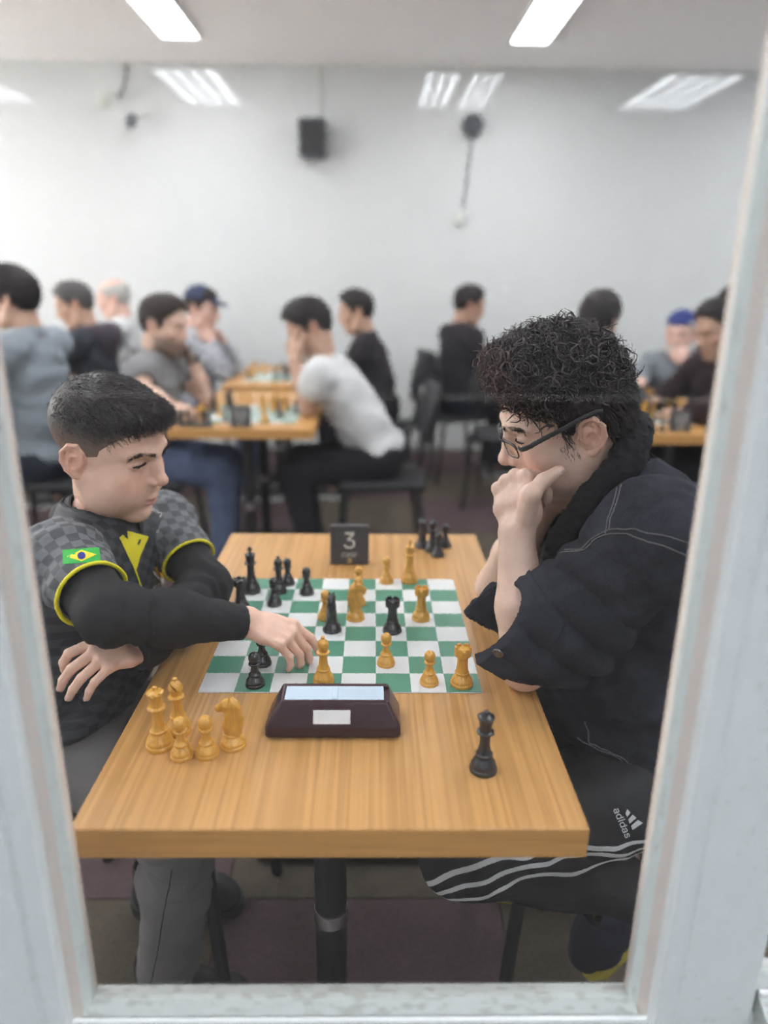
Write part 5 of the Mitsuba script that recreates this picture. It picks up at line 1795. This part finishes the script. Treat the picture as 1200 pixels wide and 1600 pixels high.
scene['cap_navy'] = pr((.035, .045, .085), .85, .2)
scene['cap_blue'] = pr((.036, .048, .17), .85, .2)
BENT = dict(index=(25, 35, 20), middle=(28, 38, 22), ring=(32, 40, 24), little=(36, 42, 26))
FIST = dict(index=(70, 70, 40), middle=(74, 74, 40), ring=(78, 76, 40), little=(80, 76, 40))


def player(label, C, yaw, pitch, hip, arms, shirt, pants, skin, hair, roll=0, tyaw=None, short=True, knees=None, s=1.0, beard=None, head_kw=None, cap=None, sh_w=.185, shoes='shoe_black', belly=1.0, shirt_name='shirt', hood=None):
    """arms: ((elbow, wrist, hand direction, back of the hand, bends), ...) left then right; knees: ((knee, ankle), ...)."""
    k = thing('person', label, 'person')
    m = head_matrix(C, yaw, pitch, roll, (s, s, s))
    tyaw = yaw if tyaw is None else tyaw
    fw = V((math.cos(math.radians(tyaw)), math.sin(math.radians(tyaw)), 0))
    lt = V((-fw[1], fw[0], 0))
    hip, C = V(hip), V(C)
    nb = C + V((0, 0, -.145)) * s - fw * .055 * s
    hw = (nb - C)
    loc = np.linalg.inv(m[:3, :3]) @ hw
    hm_ = moved(head_mesh(.0042, neck_to=tuple(loc), neck=.056, **(head_kw or {})), m)
    R = np.stack([fw, lt, V((0, 0, 1))], 1)
    ax = unit(nb - hip)
    tilt = math.atan2(ax @ fw, ax[2])
    R = R @ Rotation.from_euler('y', tilt * .8).as_matrix()
    ch, be = hip + (nb - hip) * .68, hip + (nb - hip) * .34
    SH = [nb + lt * sh_w * sg + V((0, 0, -.050)) + fw * .01 for sg in (1, -1)]
    lo, hi = np.min([hip, nb, *SH, *[a[0] for a in arms], *[a[1] for a in arms]], 0) - .20, np.max([hip, nb, *SH, *[a[0] for a in arms], *[a[1] for a in arms]], 0) + .20
    if knees is None:
        kf_ = [hip + fw * .40 + lt * sg * .12 for sg in (1, -1)]
        knees = tuple((V((q[0], q[1], .47)), V((q[0] - .03 * fw[0], q[1] - .03 * fw[1], .09))) for q in kf_)
    if knees:
        lo = np.minimum(lo, np.min([q for kn in knees for q in kn], 0) - .12)
        hi = np.maximum(hi, np.max([q for kn in knees for q in kn], 0) + .12)
    hi[2] = nb[2] + .06
    c = Field(lo, hi, .012)
    c.ell(ch, (.085, .150, .150), R=R, k=.05).ell(be, (.090, .135, .150), R=R, k=.05).ell(hip, (.10, .150, .10), R=R, k=.05)
    c.cone(nb - ax * .06, nb + (C - nb) * .3, .058, .052, .03)
    hands = []
    for (E_, W_, hd_, hn, bd), S_, sg in zip(arms, SH, (1, -1)):
        E_, W_ = V(E_), V(W_)
        c.chain([nb + lt * sg * .08 + V((0, 0, -.03)), S_, S_ + (E_ - S_) * .8], [.055, .050, .040], .03)
        hm2, *_ = hand_mesh(W_, hd_, hn, 1 if sg * np.cross(V(hn), V(hd_)) @ lt > 0 else -1, bd, h=.0042, s=.95, arm=[W_ * .5 + E_ * .5, E_, E_ + (S_ - E_) * .45], r_arm=[.026, .037, .036, .044])
        hands.append(hm2)
    if knees:
        for (K_, A_), sg in zip(knees, (1, -1)):
            K_, A_ = V(K_), V(A_)
            c.chain([hip + lt * sg * .09 + V((0, 0, -.02)), K_, A_, A_ + V((0, 0, -.05)), A_ + fw * .12 + V((0, 0, -.06))], [.080, .052, .038, .036, .028], .03)
    b = fuse([c.mesh(), hm_, *hands])
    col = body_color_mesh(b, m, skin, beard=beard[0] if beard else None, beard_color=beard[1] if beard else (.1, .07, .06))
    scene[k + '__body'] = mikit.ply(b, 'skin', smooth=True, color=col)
    eye_parts(m, k)
    brow_parts(m, k, hair[1], 1.1, fine=False)
    # hair or cap
    if hair[0]:
        f = Field((-.135, -.10, -.08), (.12, .10, .16), .005)
        t_ = hair[2] if len(hair) > 2 else .008
        f.ell((-.018, 0, .046), V((.096, .0745, .081)) + t_ * .8, k=.02).ell((.012, 0, .060 + t_), V((.076, .066, .066)) + t_, k=.03)
        f.ell((-.045, 0, .010), V((.055, .064, .065)) + t_ * .5, k=.03)
        if hair[0] == 'fringe':     # a bald crown with hair at the sides
            f.ell((.0, 0, .120), (.12, .075, .065), k=.01, cut=True)
        clip_below(f, mx, V(mz) - .006)
        f.add(lambda p: (meshkit.fbm(p * 70, 2, 3) - .5) * .008)
        put('hair', moved(f.mesh(), m), hair[1], k, smooth=True)
    if cap:
        f = Field((-.13, -.10, .0), (.20, .10, .16), .005)
        f.ell((-.014, 0, .052), (.107, .086, .094), k=.01)
        f.half((.05, 0, .066), (.10, 0, -1))
        f.ell((-.014, 0, .048), (.098, .077, .085), k=.0, cut=True)
        key = put('cap', moved(f.mesh(), m), cap, k, smooth=True)
        g = Field((.02, -.10, .04), (.20, .10, .11), .005)
        if cap == 'cap_navy':
            g.chain([(.075, -.035, .066), (.105, 0, .070), (.075, .035, .066)], [.006, .006, .006], .03)
            g.ell((.105, 0, .066), (.055, .062, .007), k=.01)
            put('visor', moved(g.mesh(), m), cap, key, smooth=True)
    # clothes
    j = Field(lo, hi, .0085)
    j.ell(ch, (.115, .185, .165), R=R, k=.05).ell(be, (.125 * belly, .172, .170), R=R, k=.06).ell(hip + V((0, 0, .02)), (.125 * belly, .178, .090), R=R, k=.05)
    j.cone(nb - ax * .05, nb - ax * .005, .085, .070, .04)
    for (E_, W_, *_), S_, sg in zip(arms, SH, (1, -1)):
        E_, W_ = V(E_), V(W_)
        if short:
            j.chain([nb + lt * sg * .08 + V((0, 0, -.035)), S_, S_ + (E_ - S_) * .52], [.068, .070, .062], .04)
            # the sleeve ends at mid upper arm
        else:
            j.chain([nb + lt * sg * .08 + V((0, 0, -.035)), S_, E_, W_ + (E_ - W_) * .12], [.068, .070, .054, .042], .04)
    j.add(lambda p: (meshkit.fbm(p * 14, 3, 5) - .5) * .022 + np.sin(p[:, 2] * 55 + p[:, 0] * 30 + 7 * meshkit.noise(p * 8, 2)) * .0035)
    if short:
        for (E_, W_, *_), S_ in zip(arms, SH):
            d = unit(V(E_) - S_)
            e = S_ + (V(E_) - S_) * .54
            ball = np.stack(np.meshgrid(*j.ax, indexing='ij'), -1)
            u = (ball - e) @ d
            r = np.linalg.norm(ball - e - u[..., None] * d, axis=-1)
            w = np.maximum(-u, np.maximum(r - .085, u - .12))
            j.f = np.maximum(j.f, -w).astype(np.float32)
    j.half(hip + V((0, 0, -.055)), (0, 0, -1))
    j.cone(nb - ax * .01, nb + (C - nb) * .5, .058, .056, 0, cut=True)
    put(shirt_name, j.mesh(), shirt, k, smooth=True)
    if hood:
        q = Field(nb - .24, nb + .24, .008)
        q.chain([nb + lt * .10 + V((0, 0, .0)), nb - fw * .10 + lt * .05 + V((0, 0, -.01)), nb - fw * .11 - lt * .05 + V((0, 0, -.01)), nb - lt * .10], [.045, .060, .060, .045], .03)
        q.ell(nb - fw * .10 + V((0, 0, -.07)), (.06, .10, .09), R=R, k=.04)
        put('hood', q.mesh(), hood, k, smooth=True)
    if knees:
        t = Field(lo, hi, .0085)
        t.ell(hip + V((0, 0, -.01)), (.128, .178, .105), R=R, k=.05)
        for (K_, A_), sg in zip(knees, (1, -1)):
            K_, A_ = V(K_), V(A_)
            t.chain([hip + lt * sg * .09 + V((0, 0, -.02)), K_, A_], [.096, .070, .054], .03)
        t.add(lambda p: (meshkit.fbm(p * 14, 3, 7) - .5) * .018)
        t.half((0, 0, min(V(kn[1])[2] for kn in knees) - .01), (0, 0, -1))
        put('trousers', t.mesh(), pants, k, smooth=True)
        for (K_, A_), sg in zip(knees, (1, -1)):
            shoe((A_[0], A_[1]), math.radians(tyaw), shoes, 'sole_white', k, .26, .044)
    return k


LIGHT, TAN, PINK, DEEP = (.60, .40, .31), (.47, .29, .21), (.62, .40, .33), (.40, .235, .165)
UP_, Y_ = V((0, 0, 1.0)), V((0, 1.0, 0))
BK_ = ('hair', 'hair_black')
player('bearded man in a grey T-shirt at the second table, chin on his hand', (-.942, 3.36, 1.120), -8, 16, (-1.085, 3.36, .545),
       (((-.795, 3.47, .775), (-.838, 3.43, .955), (-.03, -.02, .08), (.7, .3, .3), FIST), ((-.985, 3.13, .870), (-.872, 3.10, .810), (.09, .0, -.025), (.1, -.2, .97), BENT)),
       'tee_grey', 'jeans', LIGHT, ('hair', 'hair_brown', .010), knees=((((-.72, 3.50, .47)), (-.73, 3.52, .09)), ((-.690, 3.22, .475), (-.700, 3.20, .09))), beard=(.75, (.06, .04, .035)))
player('man in a white T-shirt with his hand on his forehead at the second table', (-.285, 3.38, 1.112), 184, 34, (.035, 3.37, .545),
       (((-.292, 3.24, .775), (-.352, 3.275, .985), (-.015, .035, .085), (-.75, -.6, .1), BENT), ((-.30, 3.52, .775), (-.36, 3.47, .975), (-.01, -.03, .08), (-.7, .6, 0), BENT)),
       'tee_white', 'trousers_black', TAN, ('hair', 'hair_black', .012), tyaw=178, knees=((((-.36, 3.25, .47)), (-.30, 3.23, .09)), ((-.36, 3.50, .475), (-.31, 3.52, .09))))
player('young man in a navy cap and grey checked shirt, hand at his chin', (-1.040, 4.56, 1.135), -12, 14, (-1.12, 4.56, .545),
       (((-.90, 4.72, .775), (-.93, 4.66, .930), (-.04, -.03, .08), (.7, .3, .3), FIST), ((-.91, 4.44, .780), (-.965, 4.475, .945), (-.04, .02, .075), (.65, -.5, .3), FIST)),
       'plaid_grey', 'jeans', PINK, ('hair', 'hair_brown', .006), short=False, cap='cap_navy', knees=((((-.78, 4.70, .47)), (-.78, 4.72, .09)), ((-.78, 4.42, .475), (-.79, 4.40, .09))))
player('man in a dark shirt at the far table, behind the white T-shirt', (-.105, 4.55, 1.125), 178, 16, (.045, 4.55, .545),
       (((-.15, 4.36, .80), (-.33, 4.40, .775), (-.09, .02, -.01), (0, 0, 1), BENT), ((-.15, 4.74, .80), (-.33, 4.70, .775), (-.09, -.02, -.01), (0, 0, 1), BENT)),
       'shirt_dark', 'trousers_black', TAN, ('hair', 'hair_black', .010), short=False, knees=((((-.28, 4.43, .47)), (-.25, 4.42, .09)), ((-.28, 4.68, .475), (-.25, 4.70, .09))))
player('dark-haired man in a blue-grey shirt at the far left edge, seen from behind', (-1.548, 3.27, 1.225), 172, 6, (-1.50, 3.30, .545),
       (((-1.72, 3.08, .80), (-1.92, 3.14, .78), (-.09, .02, -.01), (0, 0, 1), BENT), ((-1.72, 3.50, .80), (-1.92, 3.44, .78), (-.09, -.02, -.01), (0, 0, 1), BENT)),
       'shirt_blue_grey', 'cloth_dark_blue', TAN, ('hair', 'hair_black', .016), short=False, tyaw=172, knees=((((-1.86, 3.18, .47)), (-1.82, 3.16, .09)), ((-1.86, 3.44, .475), (-1.82, 3.46, .09))), sh_w=.195, belly=1.15)
player('man in a dark hooded jacket at the left, looking down to the left', (-1.700, 4.32, 1.160), 190, 22, (-1.585, 4.34, .545),
       (((-1.86, 4.14, .80), (-1.93, 4.20, .93), (-.01, .03, .08), (-.7, -.5, .2), FIST), ((-1.82, 4.54, .80), (-2.0, 4.50, .78), (-.09, -.02, -.01), (0, 0, 1), BENT)),
       'hoodie_dark', 'trousers_black', TAN, ('hair', 'hair_grey', .008), short=False, tyaw=182, knees=((((-1.92, 4.22, .47)), (-1.88, 4.20, .09)), ((-1.92, 4.46, .475), (-1.88, 4.48, .09))), hood='hood_plum')
player('bald man with grey hair in a white shirt at the back on the left', (-1.745, 5.10, 1.170), 184, 12, (-1.72, 5.12, .545),
       (((-1.93, 4.92, .80), (-2.10, 4.98, .78), (-.09, .02, -.01), (0, 0, 1), BENT), ((-1.93, 5.32, .80), (-2.10, 5.26, .78), (-.09, -.02, -.01), (0, 0, 1), BENT)),
       'tee_white', 'trousers_black', PINK, ('fringe', 'hair_white', .006), short=True)
player('man in dark clothes sitting alone near the back wall with folded arms', (.625, 4.97, 1.155), 14, 16, (.560, 5.00, .545),
       (((.66, 5.20, .86), (.80, 5.02, .80), (.02, -.09, 0), (.8, 0, .5), BENT), ((.68, 4.80, .84), (.80, 4.92, .79), (.03, .08, .02), (.8, 0, .5), BENT)),
       'shirt_dark', 'cloth_dark_blue', DEEP, ('hair', 'hair_black', .008), short=False, tyaw=18, knees=((((.92, 5.22, .47)), (.86, 5.24, .09)), ((.95, 5.00, .475), (.86, 4.98, .09))))
player('dark-haired player seen from behind, just beyond the curly hair of the front man', (1.030, 3.42, 1.145), 52, 14, (.985, 3.38, .545),
       (((1.00, 3.62, .80), (1.14, 3.66, .78), (.09, .03, -.01), (0, 0, 1), BENT), ((1.20, 3.30, .80), (1.28, 3.46, .78), (.04, .09, -.01), (0, 0, 1), BENT)),
       'jacket_grey', 'trousers_black', TAN, ('hair', 'hair_black', .016), short=False, tyaw=20)
player('old man with white beard, blue cap and grey sweater', (1.775, 4.30, 1.030), 236, 6, (1.800, 4.42, .545),
       (((1.93, 4.12, .80), (1.735, 4.075, .900), (-.055, .030, .050), (-.3, -.9, .2), FIST), ((1.60, 4.36, .80), (1.520, 4.13, .785), (-.06, -.07, -.01), (0, 0, 1), BENT)),
       'sweater_grey', 'trousers_black', PINK, ('fringe', 'hair_white', .006), short=False, tyaw=220, cap='cap_blue', beard=(.9, (.55, .50, .47)))
player('man in a dark brown jacket at the right, half hidden by the window frame', (1.530, 3.30, 1.130), 200, 24, (1.660, 3.35, .545),
       (((1.46, 3.10, .80), (1.38, 3.16, .79), (-.08, .04, -.01), (0, 0, 1), BENT), ((1.44, 3.54, .80), (1.36, 3.46, .79), (-.08, -.02, -.01), (0, 0, 1), BENT)),
       'jacket_brown', 'trousers_black', TAN, ('hair', 'hair_black', .010), short=False, tyaw=188)
player('dark-haired person at the right edge, mostly hidden behind the window frame', (2.120, 4.40, 1.165), 196, 12, (2.20, 4.42, .545),
       (((2.02, 4.22, .80), (1.90, 4.26, .79), (-.09, .02, -.01), (0, 0, 1), BENT), ((2.02, 4.62, .80), (1.90, 4.58, .79), (-.09, -.02, -.01), (0, 0, 1), BENT)),
       'jacket_grey', 'trousers_black', TAN, ('hair', 'hair_black', .012), short=False)
k = thing('wristwatch', 'dark wristwatch on the raised wrist of the bearded man in grey', 'watch')
wm = M4((-.8395, 3.430, .962), R=np.stack([unit((.7, .3, .3)), unit(np.cross((-.03, -.02, .08), (.7, .3, .3))), unit((-.03, -.02, .08))], 1))
put('strap', moved(trimesh.creation.annulus(.0275, .0315, .020, sections=28), wm), 'black_plastic', k)
put('dial', moved(box(.0295, .036, -.014, .014, -.014, .014, .003), wm), 'black_steel', k, smooth=False)
